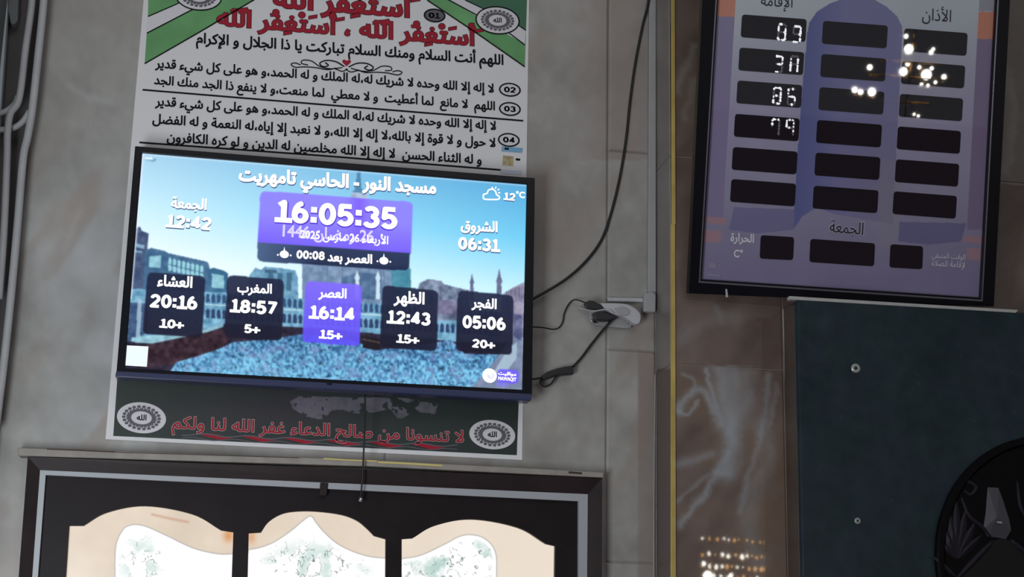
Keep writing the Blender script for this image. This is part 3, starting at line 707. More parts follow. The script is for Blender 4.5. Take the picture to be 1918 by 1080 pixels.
    for k in range(60):
        x = 386 + k * 10.2; y = 548 + (x - 386) * .062
        if 560 < x < 580: continue
        P([(x, y + 18), (x, y + 5), (x + 3.3, y), (x + 6.6, y + 5), (x + 6.6, y + 18)], (34, 62, 104), .85)
        P([(x, y + 47), (x, y + 33), (x + 3.3, y + 29), (x + 6.6, y + 33), (x + 6.6, y + 47)], (30, 44, 84), .85)
        P([(x - 2, y + 20), (x + 9, y + 21), (x + 9, y + 24), (x - 2, y + 23)], (190, 222, 234), .8)
    # right hill, minarets and gallery
    P([(780, 548), (786, 530), (800, 523), (826, 525), (832, 532), (855, 538), (878, 543), (880, 600), (780, 600)], (112, 126, 152), 1, 120)
    P([(940, 552), (958, 540), (982, 528), (980, 640), (940, 640)], (142, 138, 162), 1, 60)
    for k in range(9): P([(948 + k * 4, 545 - k * 1.2), (949.6 + k * 4, 545 - k * 1.2), (949 + k * 4, 566), (948 + k * 4, 566)], (78, 78, 112), .8)
    P([(820, 560), (856, 564), (856, 590), (820, 588)], (104, 100, 132), 1, 90)
    for x, y, s in ((884, 516, .8), (935, 509, 1.1)):
        P([(x, y - 6 * s), (x + 1.2 * s, y), (x + 3 * s, y + 9 * s), (x + 5.5 * s, y + 16 * s), (x + 3.6 * s, y + 20 * s), (x + 4.5 * s, y + 45), (x - 4.5 * s, y + 45), (x - 3.6 * s, y + 20 * s), (x - 5.5 * s, y + 16 * s), (x - 3 * s, y + 9 * s), (x - 1.2 * s, y)], (98, 104, 138), 1, 40)
    # left gallery roof, shade below it
    P([(232, 640), (262, 636), (360, 622), (420, 606), (600, 614), (680, 622), (860, 640), (980, 640), (980, 732), (232, 700)], (40, 34, 54), 1, 50)
    P([(246, 632), (300, 626), (372, 620), (418, 605), (418, 612), (376, 626), (330, 640), (290, 644), (246, 640)], (150, 200, 216), .9, 70)
    P([(262, 648), (420, 615), (430, 640), (400, 660), (330, 680), (262, 690)], (52, 34, 46), 1, 60)
    C[:] = C
    # crowd on the court floor
    crowd = inpoly(X, Y, [(318, 696), (330, 678), (365, 668), (405, 655), (438, 640), (500, 636), (560, 626), (640, 632), (712, 654), (760, 650), (822, 640), (845, 636), (870, 662), (934, 664), (912, 700), (886, 728), (600, 714)])
    a = vn(X + 4 * vn(X, Y, 14, 14, 4), Y, 3.6, 4.4, 81); b = fbm(X, Y, 12, 85, 3); sp = vn(X, Y, 2.6, 2.6, 90)
    t = np.clip(.15 + .95 * a + .5 * (b - .5) + .35 * (Y - 640) / 80 - .1, 0, 1)[..., None]
    cc = np.array([30, 66, 118]) * (1 - t) + np.array([126, 200, 236]) * t
    cc = cc * np.where(sp > .84, .45, 1)[..., None]; cc = mixc(cc, (112, 118, 170), np.clip((b - .55) * 3, 0, .5))
    C = C * (1 - crowd[..., None]) + cc * crowd[..., None]
    arcs = crowd * np.exp(-(((X - 470) / 60) ** 2 + ((Y - 680) / 26) ** 2)) * (np.sin(np.hypot((X - 380), (Y - 700) * 1.6) / 2.6) > .3) * .5
    C = mixc(C, (150, 215, 240), arcs)
    P([(676, 627), (694, 630), (713, 634), (713, 656), (700, 655), (680, 651)], (30, 24, 34), 1, 20); P([(677, 633), (712, 640), (712, 643), (677, 636)], (98, 88, 74), .7)
    P([(934, 666), (980, 600), (980, 732), (880, 729), (905, 702)], (120, 134, 162), 1, 40); P([(950, 656), (968, 640), (968, 670), (945, 700), (915, 712)], (170, 194, 210), .8)
    P([(962, 586), (978, 590), (978, 640), (962, 630)], (96, 100, 138), 1, 90)
    P([(232, 560), (241, 560), (238, 692), (230, 692)], (28, 30, 52), .8)
    # panels of the display
    def box(qd, c, k, r=10, c2=None):
        nonlocal C
        m = inpoly(X, Y, rrect(qd, r)).astype(float) * k
        cc = np.ones(X.shape + (3,)) * np.array(c, float)
        if c2 is not None:
            s = np.clip((Y - (qd[0][1] + (X - qd[0][0]) * .07)) / (qd[3][1] - qd[0][1]), 0, 1)[..., None]; cc = cc * (1 - s) + np.array(c2) * s
        C = C * (1 - m[..., None]) + cc * m[..., None]
    box([(487.5, 357), (774, 378), (766, 507), (481, 489)], (52, 68, 112), .93, 12, (22, 32, 66))
    m = inpoly(X, Y, [(430, 300), (800, 300), (800, 474.5), (776, 474), (470, 453)]) & inpoly(X, Y, rrect([(487.5, 357), (774, 378), (768, 507), (481, 489)], 12))
    pur = np.ones(X.shape + (3,)) * np.array([140, 130, 252.]); pur = mixc(pur, (116, 92, 246), np.clip((Y - 400 - (X - 480) * .07) / 60, 0, 1)); pur = mixc(pur, (122, 92, 242), np.exp(-((X - 672) / 16) ** 2) * .8)
    C = np.where(m[..., None], pur, C)
    C = mixc(C, (88, 116, 156), (inpoly(X, Y, rrect([(487.5, 357), (774, 378), (766, 507), (481, 489)], 12)) & ~m) * np.clip(1 - (X - 482) / 110, 0, 1) * .7)
    for i, qd in enumerate(([(277, 509), (385, 517), (379, 632), (267, 625)], [(426, 515), (532, 523), (528, 638), (420, 631)], [(573, 526), (678, 533), (674, 648), (566, 640)], [(716, 534), (821, 544), (818, 658), (712, 650)], [(858, 543), (962, 553), (959, 665), (853, 657)])):
        if i == 2: box(qd, (128, 104, 250), .92, 9, (94, 78, 244))
        else: box(qd, (26, 33, 62), .92, 11, (22, 22, 44))
    # bright rim of the glass and the small status mark
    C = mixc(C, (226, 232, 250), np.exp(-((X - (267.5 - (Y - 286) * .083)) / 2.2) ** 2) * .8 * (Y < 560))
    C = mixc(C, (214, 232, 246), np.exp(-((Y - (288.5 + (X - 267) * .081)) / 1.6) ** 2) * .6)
    P([(271, 294), (285, 295), (285, 298), (271, 297)], (250, 254, 255), 1); P([(270, 299), (287, 300), (290, 296), (293, 299), (288, 303)], (92, 136, 166), .8)
    P(rrect([(932, 690), (973, 693), (971, 719), (930, 716)], 9), (112, 96, 240), .96)
    P(rrect([(929, 716), (953, 718), (953, 724), (929, 722)], 2), (130, 120, 236), .8)
    for _ in range(2):
        K_ = C.copy()
        C[1:-1, 1:-1] = (K_[1:-1, 1:-1] * 2 + K_[:-2, 1:-1] + K_[2:, 1:-1] + K_[1:-1, :-2] + K_[1:-1, 2:]) / 6
    return C
scn = grid('screen', [TVP.px(x, y, .006) for x, y in Tin], 1.15, scr, MT['screen'], tv)
T1 = .0076; SH = MT['shade_e']; WE = MT['white_e']
def T(s, a, b, wgt=.03, vs=1.1, m=None, sh=SH): text(s, TVP, a, b, m or WE, tv, T1, wgt, vs, shadow=sh)
def N(s, a, b, h, sh=SH): nums(s, TVP, a, b, h, WE, tv, T1, .21, shadow=sh)
T('مسجد النور - الحاسي تامهريت', (447, 337), (817, 362), .045, 1.15)
T('الجمعة', (320, 388), (387, 392), .035, 1.15); N('12:42', (310, 425), (395, 431), 24.5)
T('الشروق', (863, 430), (932, 434), .035, 1.15); N('06:31', (858, 467), (937, 472), 25)
N('16:05:35', (514, 415), (744, 430), 43, mat('screen_violet_edge', emit=(92, 60, 210)))
T('الأربعاء 26 مارس 2025', (562, 445), (727, 457), .024, 1.15, sh=None); T('26 رمضان 1446', (529, 442), (700, 453), .022, 1.15, MT['soft_e'], sh=None)
N('00:08', (555, 484), (608, 487), 16.5, None); T('العصر بعد', (613, 488), (697, 493), .04, 1.1, sh=None)
for cx, cy in ((532.5, 477), (719, 489)):
    flats('bell_icon', TVP, [ell(cx, cy - 1, 8.5, 7), [(cx - 1.8, cy - 7), (cx, cy - 15), (cx + 1.8, cy - 7)], ell(cx - 12, cy, 1.8, 1.8, 10), ell(cx + 12, cy + 1, 1.8, 1.8, 10)], T1, WE, tv)
cl_ = [(905, 371), (906, 364), (912, 362), (915, 356), (922, 354), (928, 358), (930, 364), (935, 368), (933, 373), (910, 373), (905, 371)]
ribbons('weather_icon', TVP, [(spline(cl_, 4), 2.6)] + [([(926 + 7 * math.cos(a), 360 + 7 * math.sin(a)), (926 + 11 * math.cos(a), 360 + 11 * math.sin(a))], 2.2) for a in np.radians([-115, -75, -35, 5, 40])], T1, WE, tv)
N('12', (943, 374), (965, 376), 15); text('°C', TVP, (966, 369), (983, 370.5), WE, tv, T1, .035, 1, raw=True)
for nm, na, nb, tm, ta, tb, ex, ea, eb in (
    ('العشاء', (294, 534), (360, 538), '20:16', (280, 575), (369, 580), '10+', (298, 613), (344, 616.5)),
    ('المغرب', (444, 546), (509, 549), '18:57', (430, 584), (518, 590), '5+', (457, 623), (487, 625.5)),
    ('العصر', (596, 555), (649, 558), '16:14', (578, 596), (663, 601), '15+', (597, 633), (641, 637)),
    ('الظهر', (737, 565), (795, 569), '12:43', (724, 605), (806, 610), '15+', (742, 641), (785, 645)),
    ('الفجر', (883, 574), (930, 578), '05:06', (866, 614), (947, 619), '20+', (884, 650), (927, 654))):
    T(nm, na, nb, .035, 1.12, sh=None); N(tm, ta, tb, 25, None); N(ex, ea, eb, 16.5, None)
flats('blank_code_square', TVP, [[(238, 646.5), (278, 648.5), (275, 686.5), (235, 684)]], T1, MT['qr_e'], tv)
flats('logo_disc', TVP, [ell(917, 703, 13.5, 13.5)], T1, WE, tv)
ribbons('logo_mark', TVP, [(arc(919, 703, 5, 5, -60, 200, 14), 1.4), ([(914, 703), (919, 705)], 1.4)], T1 + .0005, MT['lilac_e'], tv)
text('مواقيت', TVP, (933, 701), (967, 703.5), WE, tv, T1 + .0004, .04, .8); text('MAWAQIT', TVP, (933, 711), (967, 713.5), WE, tv, T1 + .0004, .04, 1.3, raw=True)

# ================================================================== PRAYER BOARD
zc = BRD.px(1577, 560)
bd = thing('prayer_time_board', 'black framed lavender prayer time board with dark digit windows, tilted forward above the green stone', 'display board', tuple(zc))
pl_, pr_ = (lambda y: 1345 - .0594 * y), (lambda y: 1866 - .0534 * y)
PR = [(pl_(-195), -195), (pr_(-160), -160), (1836.3, 557.5), (1314, 523)]
OU = [(1311 + 0.065 * 240, -232), (1893 + .05 * 190, -190), (1862, 574), (1290, 549)]
prism('backing', BRD, [(1322, -222), (1896, -182), (1856, 570), (1298, 545)], -.002, .022, MT['board_frame'], bd)
rings('frame', BRD, OU, PR, .012, .034, MT['board_frame'], bd, bev=.002)
def shrink(q, d):
    q = np.array(q, float); c = q.mean(0); return [tuple(p + (c - p) / np.linalg.norm(c - p) * d) for p in q]
rings('silver_lip', BRD, shrink(PR, -8), shrink(PR, -4), .0135, .002, MT['silver'], bd)
CELLS = []
for col in ([(1390, 27), (1385.5, 89), (1381.7, 150.5), (1377, 213), (1373, 275), (1370, 335)], [(1542, 39), (1539, 101), (1535.5, 163), (1531, 224.5), (1528, 285.5), (1524.5, 347.5)], [(1694.5, 53), (1690, 114), (1686, 175.5), (1682, 236.5), (1678.6, 298), (1674.4, 358)]):
    for x, y in col: w_ = 121 if x < 1500 or x < 1600 else 118; CELLS.append([(x, y), (x + w_, y + 9), (x + w_ - 2.6, y + 51.5), (x - 2.6, y + 42.5)])
CELLS += [[(1425, 440), (1487.4, 444), (1485.5, 487), (1423, 484)], [(1518, 447), (1639, 455.5), (1637, 498.5), (1516, 490.5)], [(1668, 457), (1729, 461), (1727.5, 504), (1666, 500.5)]]
def bprint(X, Y):
    v = np.clip(Y / 520, -.3, 1)[..., None]; u = np.clip((X - 1340) / 500, 0, 1)[..., None]; n = fbm(X, Y, 70, 91)
    C = np.array([190, 198, 206]) * (1 - v) + np.array([132, 124, 156]) * v
    k = np.clip((Y - 40) / 180, 0, 1); C = mixc(C, (160, 150, 184), k * (1 - np.clip((Y - 260) / 150, 0, 1)) * .6)
    C = C + ((n - .5) * 10)[..., None]
    dome = inpoly(X, Y, [(1512, 62), (1516, 42), (1530, 22), (1552, 8), (1578, -3), (1606, -12), (1634, -3), (1660, 12), (1680, 30), (1690, 50), (1690, 62), (1672, 420), (1560, 400), (1530, 388), (1503, 405), (1487, 428), (1489, 360), (1500, 200)])
    C = mixc(C, (124, 122, 168), dome * .9)
    C = mixc(C, (94, 102, 156), dome * np.clip(1 - (X - (1512 - (Y - 60) * .062)) / 70, 0, 1) * .8)
    C = mixc(C, (136, 132, 158), dome * np.clip((Y - 120) / 300, 0, .8) * np.clip((X - 1560) / 80, 0, 1))
    ls = X < 1378 - .06 * Y; rs = X > 1834 - .053 * Y
    C = mixc(C, (134, 124, 160), ls * (Y > 30) * (Y < 410) * .85); C = mixc(C, (128, 112, 144), rs * (Y > 70) * (Y < 430) * .85)
    C = mixc(C, (204, 140, 122), ls * (Y < 31) * 1.0); C = mixc(C, (206, 138, 116), rs * (Y > 22) * (Y < 73) * 1.0); C = mixc(C, (150, 148, 160), rs * (Y < 21) * .8)
    for q in ([(1322, 405), (1358, 407), (1360, 421), (1322, 418)], [(1319, 431), (1351, 432), (1350, 455), (1318, 452)], [(1812, 440), (1843, 443), (1842, 456), (1800, 452)], [(1810, 465), (1842, 467), (1840, 488), (1812, 485)]):
        C = mixc(C, (168, 132, 142), inpoly(X, Y, q) * .9)
    C = mixc(C, (104, 102, 148), inpoly(X, Y, [(1375, 388), (1490, 392), (1486, 430), (1420, 437), (1365, 430)]) * .55)
    C = mixc(C, (98, 94, 140), inpoly(X, Y, [(1685, 415), (1810, 418), (1800, 452), (1740, 458), (1682, 452)]) * .6)
    C = mixc(C, (144, 140, 150), inpoly(X, Y, [(1650, 300), (1690, 300), (1682, 470), (1645, 460)]) * .35)
    return C
grid('print_panel', [BRD.px(x, y, .0) for x, y in PR], 1.3, bprint, MT['board_print'], bd, depth=.003, n=BRD.n)
SEG = {'a': ((0, 1), (1, 1)), 'b': ((1, 1), (1, .5)), 'c': ((1, .5), (1, 0)), 'd': ((0, 0), (1, 0)), 'e': ((0, .5), (0, 0)), 'f': ((0, 1), (0, .5)), 'g': ((0, .5), (1, .5))}
DIG = [('8', 'abcdefg', 1457, 74, 'be'), ('9', 'abcdfg', 1485, 78, 'gf'), ('3', 'abcdg', 1451, 134, 'dc'), ('8', 'abcefg', 1480, 134, 'ga'), ('8', 'abcdefg', 1448, 193, 'gf'), ('6', 'acdefg', 1475, 195, 'be'), ('7', 'abcf', 1445, 252, 'bcf'), ('7', 'abcfg', 1472, 253, 'bcg')]
for i, q in enumerate(CELLS):
    c = prism('display_window', BRD, rrect(q, 6), .0012, .0015, MT['cell'], bd)
    for d, segs, x, y, dim in DIG:
        if min(p[0] for p in q) < x < max(p[0] for p in q) and min(p[1] for p in q) < y - 15 < max(p[1] for p in q):
            on, off_ = [], []
            for s in segs:
                (ax, ay), (bx, by) = SEG[s]
                P_ = lambda u, v: (x + u * 13 + v * 2.2, y - v * 29 + u * 1.2)
                dots = 4
                for k in range(dots):
                    t = .16 + .68 * k / (dots - 1); px_, py_ = P_(ax + (bx - ax) * t, ay + (by - ay) * t)
                    random.seed(int(x * 3 + y * 7 + k * 11 + ord(s)))
                    (off_ if s in dim and random.random() < .7 or random.random() < .25 else on).append(ell(px_, py_, random.uniform(1.5, 2.6), random.uniform(1.6, 3.0), 8))
            if on: flats('digit', BRD, on, .0022, MT['led'], c)
            if off_: flats('digit', BRD, off_, .0021, MT['led_dim'], c)
text('الإقامة', BRD, (1425, 10), (1484, 14), MT['boardink'], bd, .0012, .0, 1.2)
text('الأذان', BRD, (1727, 37), (1781, 41), MT['boardink'], bd, .0012, .0, 1.2)
text('الجمعة', BRD, (1553, 434), (1617, 439), MT['boardink'], bd, .0014, .01, 1.25, outline=MT['boardwhite'])
text('الحرارة', BRD, (1368, 451), (1412, 454), MT['boardwhite'], bd, .0012, .03, 1.2); text('C°', BRD, (1374, 481), (1391, 482), MT['boardwhite'], bd, .0012, .03, 1.2, raw=True)
text('الوقت المتبقي', BRD, (1745, 482), (1808, 486), MT['boardwhite'], bd, .0012, .0, 1.2); text('لإقامة الصلاة', BRD, (1745, 497), (1807, 501), MT['boardwhite'], bd, .0012, .0, 1.2)
flats('maker_mark', BRD, [ell(1334, 497, 8, 6), [(1323, 512), (1349, 514), (1349, 518), (1323, 516)]], .0012, MT['boardgrey'], bd)
prism('hook', BRD, [(1359, 541), (1362, 541), (1364, 556), (1360, 557)], .0145, .004, MT['wht'], bd, bev=.0006)

# ================================================================== GREEN STONE SURROUND
gp = thing('green_stone_panel', 'dark green polished stone panel with white top edge, below the prayer time board', 'stone panel', tuple(NICHE.px(1700, 1250)))
ZT = NICHE.px(1484, 556)[2]
def greenc(X, Y):
    n = fbm(X, Y, 90, 95); C = np.ones(X.shape + (3,)) * np.array([38, 52, 57.]) + ((n - .5) * 16)[..., None]
    C = mixc(C, (40, 48, 62), np.clip((fbm(X, Y, 60, 99) - .45) * 3, 0, .6)); return mixc(C, (96, 116, 112), (vn(X, Y, 5, 5, 7) > .975) * .16)
gx0 = NICHE.px(1497, 800)[0]
cs = [NICHE.px(1482, 557.5), NICHE.px(2080, 598), NICHE.px(2080, 1250), NICHE.px(1500, 1250)]
slab = grid('slab', [NICHE.px(1493, 557), NICHE.px(2080, 597), NICHE.px(2080, 1250), NICHE.px(1507, 1250)], 5, greenc, MT['green_stone'], gp, depth=.02, n=NICHE.n)
prism('top_edging', NICHE, [(1478.5, 554), (1908, 580), (1903, 585.5), (1480, 560.5)], .002, .02, MT['stone_edge'], gp, bev=.001)
c0 = STONE.px(1466.5, 576); c1 = STONE.px(1480, 1250)
f0 = NICHE.px(1493, 566); f1 = NICHE.px(1506, 1250)
def cheek(X, Y):
    n = fbm(X, Y, 40, 40); C = np.ones(X.shape + (3,)) * np.array([88, 77, 71.]) + ((n - .5) * 30)[..., None]
    return mixc(C, (62, 74, 70), np.clip((X - 1484 - (Y - 560) * .02) / 14, 0, .8))
V = np.array([c0, f0 + np.array([0, .02, 0]), f1 + np.array([0, .02, 0]), c1])
grid('side_slab', V, 3, cheek, MT['grey_marble'], gp, depth=.004, n=(-1, 0, 0))
tube('pale_joint', STONE, [(1466.5, 577), (1468.5, 640), (1472, 760), (1476, 860), (1479, 1000), (1481, 1200)], .002, 1.1, MT['stone_edge'], gp, k=6)
for x, y, r in ((1602.5, 689.5, 9), (1606, 975, 6)):
    c = NICHE.px(x, y, 0); s = r * .00138
    v, f = lathe(c, NICHE.n, [(s, 0), (s, .002), (s * .8, .0036), (s * .45, .0036), (s * .4, .002)]); sc_ = mesh('screw', v, f, MT['screwm'], gp, smooth=False)
    v, f = lathe(c + NICHE.n * .0015, NICHE.n, [(s * .38, 0), (s * .33, .0012)], 12); mesh('screw_socket', v, f, MT['black_plastic'], sc_)
# round carved ornament
CX, CY, R = 1976, 1056, 246
oc = NICHE.px(CX, CY)
orn = thing('carved_roundel', 'round black carved wooden roundel with leaf relief, fixed on the green stone at lower right', 'ornament', tuple(oc))
RW = R * .00136
def opt(r, a, d=0): return oc + np.array([math.cos(a), 0, math.sin(a)]) * r * RW + NICHE.n * d
v, f = lathe(oc + NICHE.n * .0005, NICHE.n, [(RW * .96, 0), (RW * .96, .012)], 72); mesh('disc', v, f, MT['ebony'], orn)
V, Fc = [], []; k = 96
for i in range(k):
    a = 2 * math.pi * i / k
    for r, d in ((1.0, .0005), (1.0, .014), (.985, .02), (.95, .02), (.93, .0125)): V.append(opt(r, a, d))
for i in range(k):
    j = (i + 1) % k
    for q in range(4): Fc.append((i * 5 + q, i * 5 + q + 1, j * 5 + q + 1, j * 5 + q))
mesh('rim', V, Fc, MT['ebony'], orn, smooth=False)
def relief(name, pts, r, m=None, parent=None, d=.0125):
    W = np.array([NICHE.px(x, y, d) for x, y in spline(pts, 6)]); ta = np.sin(np.linspace(.15, math.pi - .15, len(W))) ** .5 * r * .00138
    V, Fc = tube_geo(W, ta, 8); return mesh(name, V, Fc, m or MT['ebony_hi'], parent or orn, smooth=True)
# outlines of the lozenge and the black opening
ops = [(1793, 1082), (1812, 1062), (1835, 1038), (1862, 1012), (1876, 1008), (1892, 1012), (1918, 1034), (1950, 1060), (1976, 1100), (1976, 1200), (1793, 1200)]
prism('opening', NICHE, ops, .0135, .001, MT['void'], orn)
def leaf(name, b, tip, w_, m):
    b, tip = np.array(b, float), np.array(tip, float); d = tip - b; n = np.array([-d[1], d[0]]) / np.linalg.norm(d)
    L = [b + d * t + n * w_ * math.sin(math.pi * t ** .8) for t in np.linspace(0, 1, 9)]; Rr = [b + d * t - n * w_ * math.sin(math.pi * t ** .8) for t in np.linspace(1, 0, 9)[1:-1]]
    pts = np.array(L + Rr); A = NICHE.px(pts[:, 0], pts[:, 1], .0125); c = NICHE.px(*(b + d * .5), .019); kk = len(A)
    return mesh(name, np.vstack([A, c[None]]), [(i, (i + 1) % kk, kk) for i in range(kk)], m, orn)
for tip, w_ in (((1759, 1010), 6), ((1765, 978), 8), ((1776, 950), 8), ((1791, 930), 8), ((1811, 945), 8), ((1828, 975), 8), ((1840, 1000), 7)): leaf('leaf', (1793, 1046), tip, w_, MT['ebony_hi'])
for pts, r in (([(1750, 1043), (1768, 1060), (1793, 1082)], 5), ([(1793, 1082), (1825, 1048), (1860, 1012)], 6), ([(1800, 930), (1815, 965), (1838, 985), (1858, 1008)], 4), ([(1893, 1010), (1925, 1038), (1960, 1064)], 6), ([(1793, 915), (1810, 902), (1828, 912), (1818, 926), (1806, 918)], 4), ([(1905, 900), (1912, 950), (1935, 985)], 4)):
    relief('relief_line', pts, r)
pet = [(1850, 912), (1870, 913), (1880, 940), (1890, 972), (1894, 992), (1884, 1009), (1868, 1006), (1850, 1004), (1841, 992), (1846, 962), (1848, 935)]
A = NICHE.px(*np.array(pet, float).T, .0125); c = NICHE.px(1867, 968, .026); kk = len(A)
mesh('petal', np.vstack([A, c[None]]), [(i, (i + 1) % kk, kk) for i in range(kk)], MT['petal'], orn, smooth=False)
flats('petal_glint', NICHE, [[(1866, 976), (1876, 976), (1878, 980), (1868, 979)]], .0265, MT['screwm'], orn)

# ================================================================== CABLES AND SOCKET
c = tube('antenna_cable', WALL, [(1222, -90), (1215, 0), (1204, 47), (1190, 119), (1180, 192), (1173, 259), (1161, 332), (1146, 394), (1128, 446), (1099, 487), (1058, 524), (1003, 557), (988, 564)], [.024, .019, .005, .005, .005, .005, .005, .006, .008, .013, .02, .026, .027], 2.6, MT['black_rubber'])
tag(c, 'thick black cable sweeping down the wall to the television edge', 'cable')
c = tube('signal_wire', WALL, [(988, 613), (998.5, 612), (1019, 613.5), (1036, 616.5), (1047, 613), (1054, 602), (1057, 586), (1065.6, 569), (1077, 561), (1098, 567)], [.04, .04, .03, .015, .01, .008, .008, .01, .015, .034], 1.3, MT['black_rubber'])
tag(c, 'thin dark wavy wire from television edge up to the plugs', 'wire')
c = tube('pull_wire', WALL, [(684, 738), (683, 800), (681, 850), (679, 893), (677, 915), (676, 930)], [.08, .075, .068, .062, .056, .05], 1.6, MT['black_rubber'])
tag(c, 'thin black wire hanging below television over the window frame', 'wire')
v, f = lathe(WALL.px(675.5, 935, .05), (0, 0, 1), [(.002, -.006), (.0055, -.004), (.0065, 0), (.0045, .004), (.002, .007)], 16); mesh('wire_end_bead', v, f, MT['chrome'], c, smooth=True)
ps = thing('power_adapter', 'black power adapter brick hanging on its lead beside television lower right corner', 'adapter', tuple(WALL.px(1045, 715, .02)))
prism('brick', WALL, [(1016, 702), (1026, 695), (1044, 689), (1060, 685.5), (1073, 684), (1075, 700), (1060, 701), (1042, 703), (1028, 708), (1018, 711)], .03, .024, MT['black_plastic'], ps, bev=.003)
tube('lead', WALL, [(1146, 597), (1139, 606), (1128, 619), (1107, 645), (1090, 668), (1073, 687)], [.045, .03, .02, .015, .015, .018], 2.1, MT['black_rubber'], ps)
tube('lead_loop', WALL, [(982, 709), (1000, 709.5), (1013, 708), (1012, 716), (1019, 723.5), (1030, 720), (1038, 710), (1043, 702)], [.03, .025, .02, .02, .02, .02, .02, .02], 1.7, MT['black_rubber'], ps)
so = thing('wall_socket', 'grey wall socket box under the white adapter, right of television', 'socket', tuple(WALL.px(1143, 614)))
prism('box', WALL, [(1104, 574), (1160, 577), (1184, 582), (1184, 612), (1176, 615), (1120, 609), (1108, 603), (1104, 594)], .012, .011, MT['trunk'], so, bev=.003)
prism('faceplate', WALL, [(1111, 580), (1178, 584), (1177, 607), (1120, 603), (1112, 598)], .0145, .003, MT['trunk'], so, bev=.001)
prism('rim_glint', WALL, [(1107, 596), (1115, 601), (1121, 605), (1113, 605), (1107, 601)], .0155, .004, MT['chrome'], so, bev=.001)
def blob(name, pts, off, depth, m, parent): return prism(name, WALL, [tuple(q) for q in spline(pts + [pts[0]], 4)[:-1]], off, depth, m, parent, bev=.004)
ad = thing('white_multi_plug', 'white plastic multi-plug adapter hanging askew from wall socket', 'adapter', tuple(WALL.px(1165, 606, .03)))
blob('body', [(1124, 567), (1150, 567), (1174, 569), (1189, 576), (1200, 588), (1199, 603), (1191, 607), (1180, 600), (1166, 592), (1150, 588), (1136, 579)], .042, .026, MT['wht'], ad)
blob('fold', [(1150, 577), (1168, 574), (1180, 582), (1175, 590), (1160, 588)], .045, .004, MT['trunk'], ad)
tube('white_lead', WALL, [(1084, 575), (1096, 579), (1112, 582), (1128, 580), (1141, 580), (1150, 587)], [.01, .02, .035, .04, .046, .047], 1.2, MT['wht'], ad)
pg = thing('black_plug', 'upper black plug with thin wire, pushed into white multi-plug', 'plug', tuple(WALL.px(1112, 578, .03)), 'plugs at the wall socket')
blob('body', [(1095, 566), (1104, 562.5), (1114, 564), (1128, 575), (1122, 579), (1102, 576)], .040, .020, MT['black_plastic'], pg)
pg2 = thing('black_plug', 'lower black plug under white multi-plug, feeding the adapter lead', 'plug', tuple(WALL.px(1130, 600, .03)), 'plugs at the wall socket')
blob('body', [(1111, 585), (1128, 583.5), (1146, 588), (1156, 594), (1146, 599), (1130, 600), (1116, 597)], .041, .022, MT['black_plastic'], pg2)
tk = thing('cable_trunking', 'pale grey cable trunking running down the wall corner to an end box', 'trunking', tuple(WALL.px(1218, 584)))
prism('channel', WALL, [(1217, -150), (1229, -150), (1229, 552), (1214, 551)], .014, .013, MT['trunk'], tk, bev=.002)
prism('end_box', WALL, [(1207, 549), (1224, 546), (1229, 552), (1228, 584), (1206, 583)], .026, .025, MT['trunk'], tk, bev=.003)
prism('branch_channel', WALL, [(1138, 556.5), (1206, 558), (1206, 565), (1138, 564)], .010, .009, MT['wht'], tk, bev=.0015)
# conduits at the left edge
pa = tube('wall_conduit', WALL, [(66, -120), (60, 0), (48, 90), (36, 184), (20, 212), (14.5, 245), (13, 300), (7, 440), (-2, 560)], .05, 6.3, MT['pipe'], n=8, k=16)
tag(pa, 'left of two pale vertical conduit pipes at left wall corner', 'pipe', 'conduit pipes in the left corner')
mesh_b = tube('wall_conduit', WALL, [(89, -120), (82, 0), (72, 100), (61, 200), (52, 255), (43, 300), (33, 420), (20, 560), (6, 690), (-8, 800)], .055, 7.0, MT['pipe'], n=8, k=16)
tag(mesh_b, 'right of two pale vertical conduit pipes, nearest the poster', 'pipe', 'conduit pipes in the left corner')
pc = tube('branch_conduit', WALL, [(-25, 218), (0, 212), (14, 206), (28, 194), (34, 180)], [.03, .03, .03, .035, .045], 5.2, MT['pipe'], n=8, k=14)
tag(pc, 'upper short branch conduit turning left from the left pipe', 'pipe')
pd = tube('branch_conduit', WALL, [(-25, 246), (0, 243), (24, 240), (42, 228), (56, 208)], [.024, .024, .024, .03, .045], 5.6, MT['pipe'], n=8, k=14)
tag(pd, 'lower short branch conduit turning left behind both pipes', 'pipe')

# ================================================================== CHANDELIERS (unseen: near one mirrored in the board's glass, far one added for the marble)
def mirror(pl, x, y, yy, off=0):
    p = pl.px(x, y, off); r = unit(p - CAM); r = r - 2 * (r @ pl.n) * pl.n; return p + r * ((yy - p[1]) / r[1])
YC = -14.5
pts = [(1735, 140, 9.5), (1702, 92, 8.5), (1692, 134, 7.5), (1697, 68, 4), (1768, 144, 4.5), (1744, 98, 4), (1629, 126, 5), (1601, 168, 5.5), (1612, 172, 5), (1633, 172, 7.5), (1700, 120, 4), (1722, 126, 3.5), (1745, 128, 3.5), (1752, 154, 3), (1726, 158, 3), (1738, 160, 3), (1712, 214, 2.5), (1720, 217, 2.5), (1748, 92, 3)]
B = [mirror(BRD, x, y, YC, .001) for x, y, r in pts]
cc = np.array([np.mean([b[0] for b in B]), YC, 0])
cc[2] = np.mean([b[2] for b in B])
ch_ = thing('chandelier', 'gold ringed chandelier of round white lamps, hanging behind the viewer, nearest the wall', 'chandelier', tuple(cc))
v, f = tube_geo([cc + np.array([0, 0, 2.0]), cc + np.array([0, 0, .6]), cc + np.array([0, 0, -.5])], [.012, .012, .012], 10); mesh('stem', v, f, MT['gold'], ch_, smooth=True)
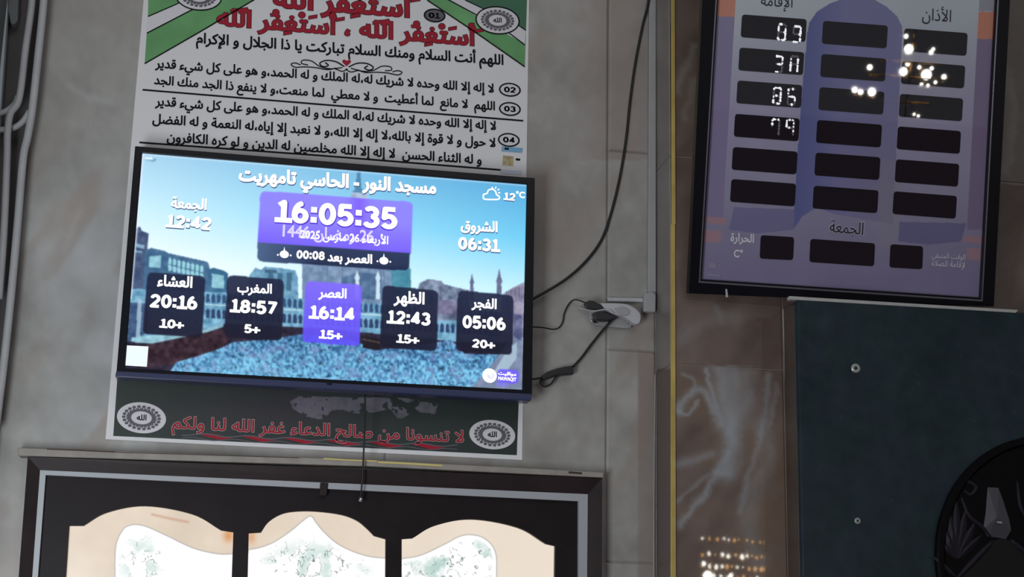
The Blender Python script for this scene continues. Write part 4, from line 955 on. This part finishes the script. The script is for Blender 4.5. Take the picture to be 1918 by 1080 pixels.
def ringt(z, r):
    p = [cc + np.array([r * math.cos(a), r * math.sin(a) * .25, z]) for a in np.linspace(0, 2 * math.pi, 40)]
    return tube_geo(p, .008, 8, False)
for z, r in ((.16, .38), (-.02, .5), (-.32, .3)):
    v, f = ringt(z, r); mesh('ring', v, f, MT['gold'], ch_, smooth=True)
for (x, y, r), b in zip(pts, B):
    s = r * .0042 * 1.6
    v, f = lathe(b, (0, 0, 1), [(s * .3, -s), (s * .8, -s * .6), (s, 0), (s * .8, s * .6), (s * .3, s)], 12); mesh('lamp', v, f, MT['bulb'], ch_, smooth=True)
    v, f = tube_geo([b + np.array([0, 0, -s]), b + np.array([0, 0, -s - .03]), (cc + b) / 2 + np.array([0, 0, -.12])], .005, 6); mesh('arm', v, f, MT['gold'], ch_)
random.seed(11)
YF = -30.0
rows = [(1008, 2.6), (1038, 3.8), (1060, 3.2), (1077, 3.6)]
c2 = mirror(STONE, 1400, 1040, YF)
far = thing('chandelier', 'added far chandelier, unseen, with straight rows of glowing crystals mirrored in the brown marble', 'chandelier', tuple(c2))  # second chandelier, added so its rows sparkle in the marble
v, f = tube_geo([c2 + np.array([0, 0, 2.5]), c2 + np.array([0, 0, 1.0]), c2 + np.array([0, 0, -.2])], .015, 10); mesh('stem', v, f, MT['gold'], far, smooth=True)
for ri, (y, r) in enumerate(rows):
    x = 1316
    while x < 1488:
        yy = y + (x - 1316) * .05 + random.uniform(-2, 2)
        b = mirror(STONE, x, yy, YF); s = r * random.uniform(.35, 1.25) * .0118
        warm = random.random() < (.35 if x < 1400 else .7)
        v, f = lathe(b, (0, 0, 1), [(s * .2, -s * 1.3), (s, 0), (s * .2, s * 1.3)], 6); mesh('glow_crystal', v, f, MT['amber'] if warm else MT['crystal'], far)  # crystals given a glow of their own for the mirrored sparkle
        x += random.choice((9, 11, 12, 14))
    a = mirror(STONE, 1312, y + 6, YF); b = mirror(STONE, 1488, y + 14, YF)
    v, f = tube_geo([a, (a + b) / 2, b], .02, 6); mesh('gallery_rail', v, f, MT['gold'], far)
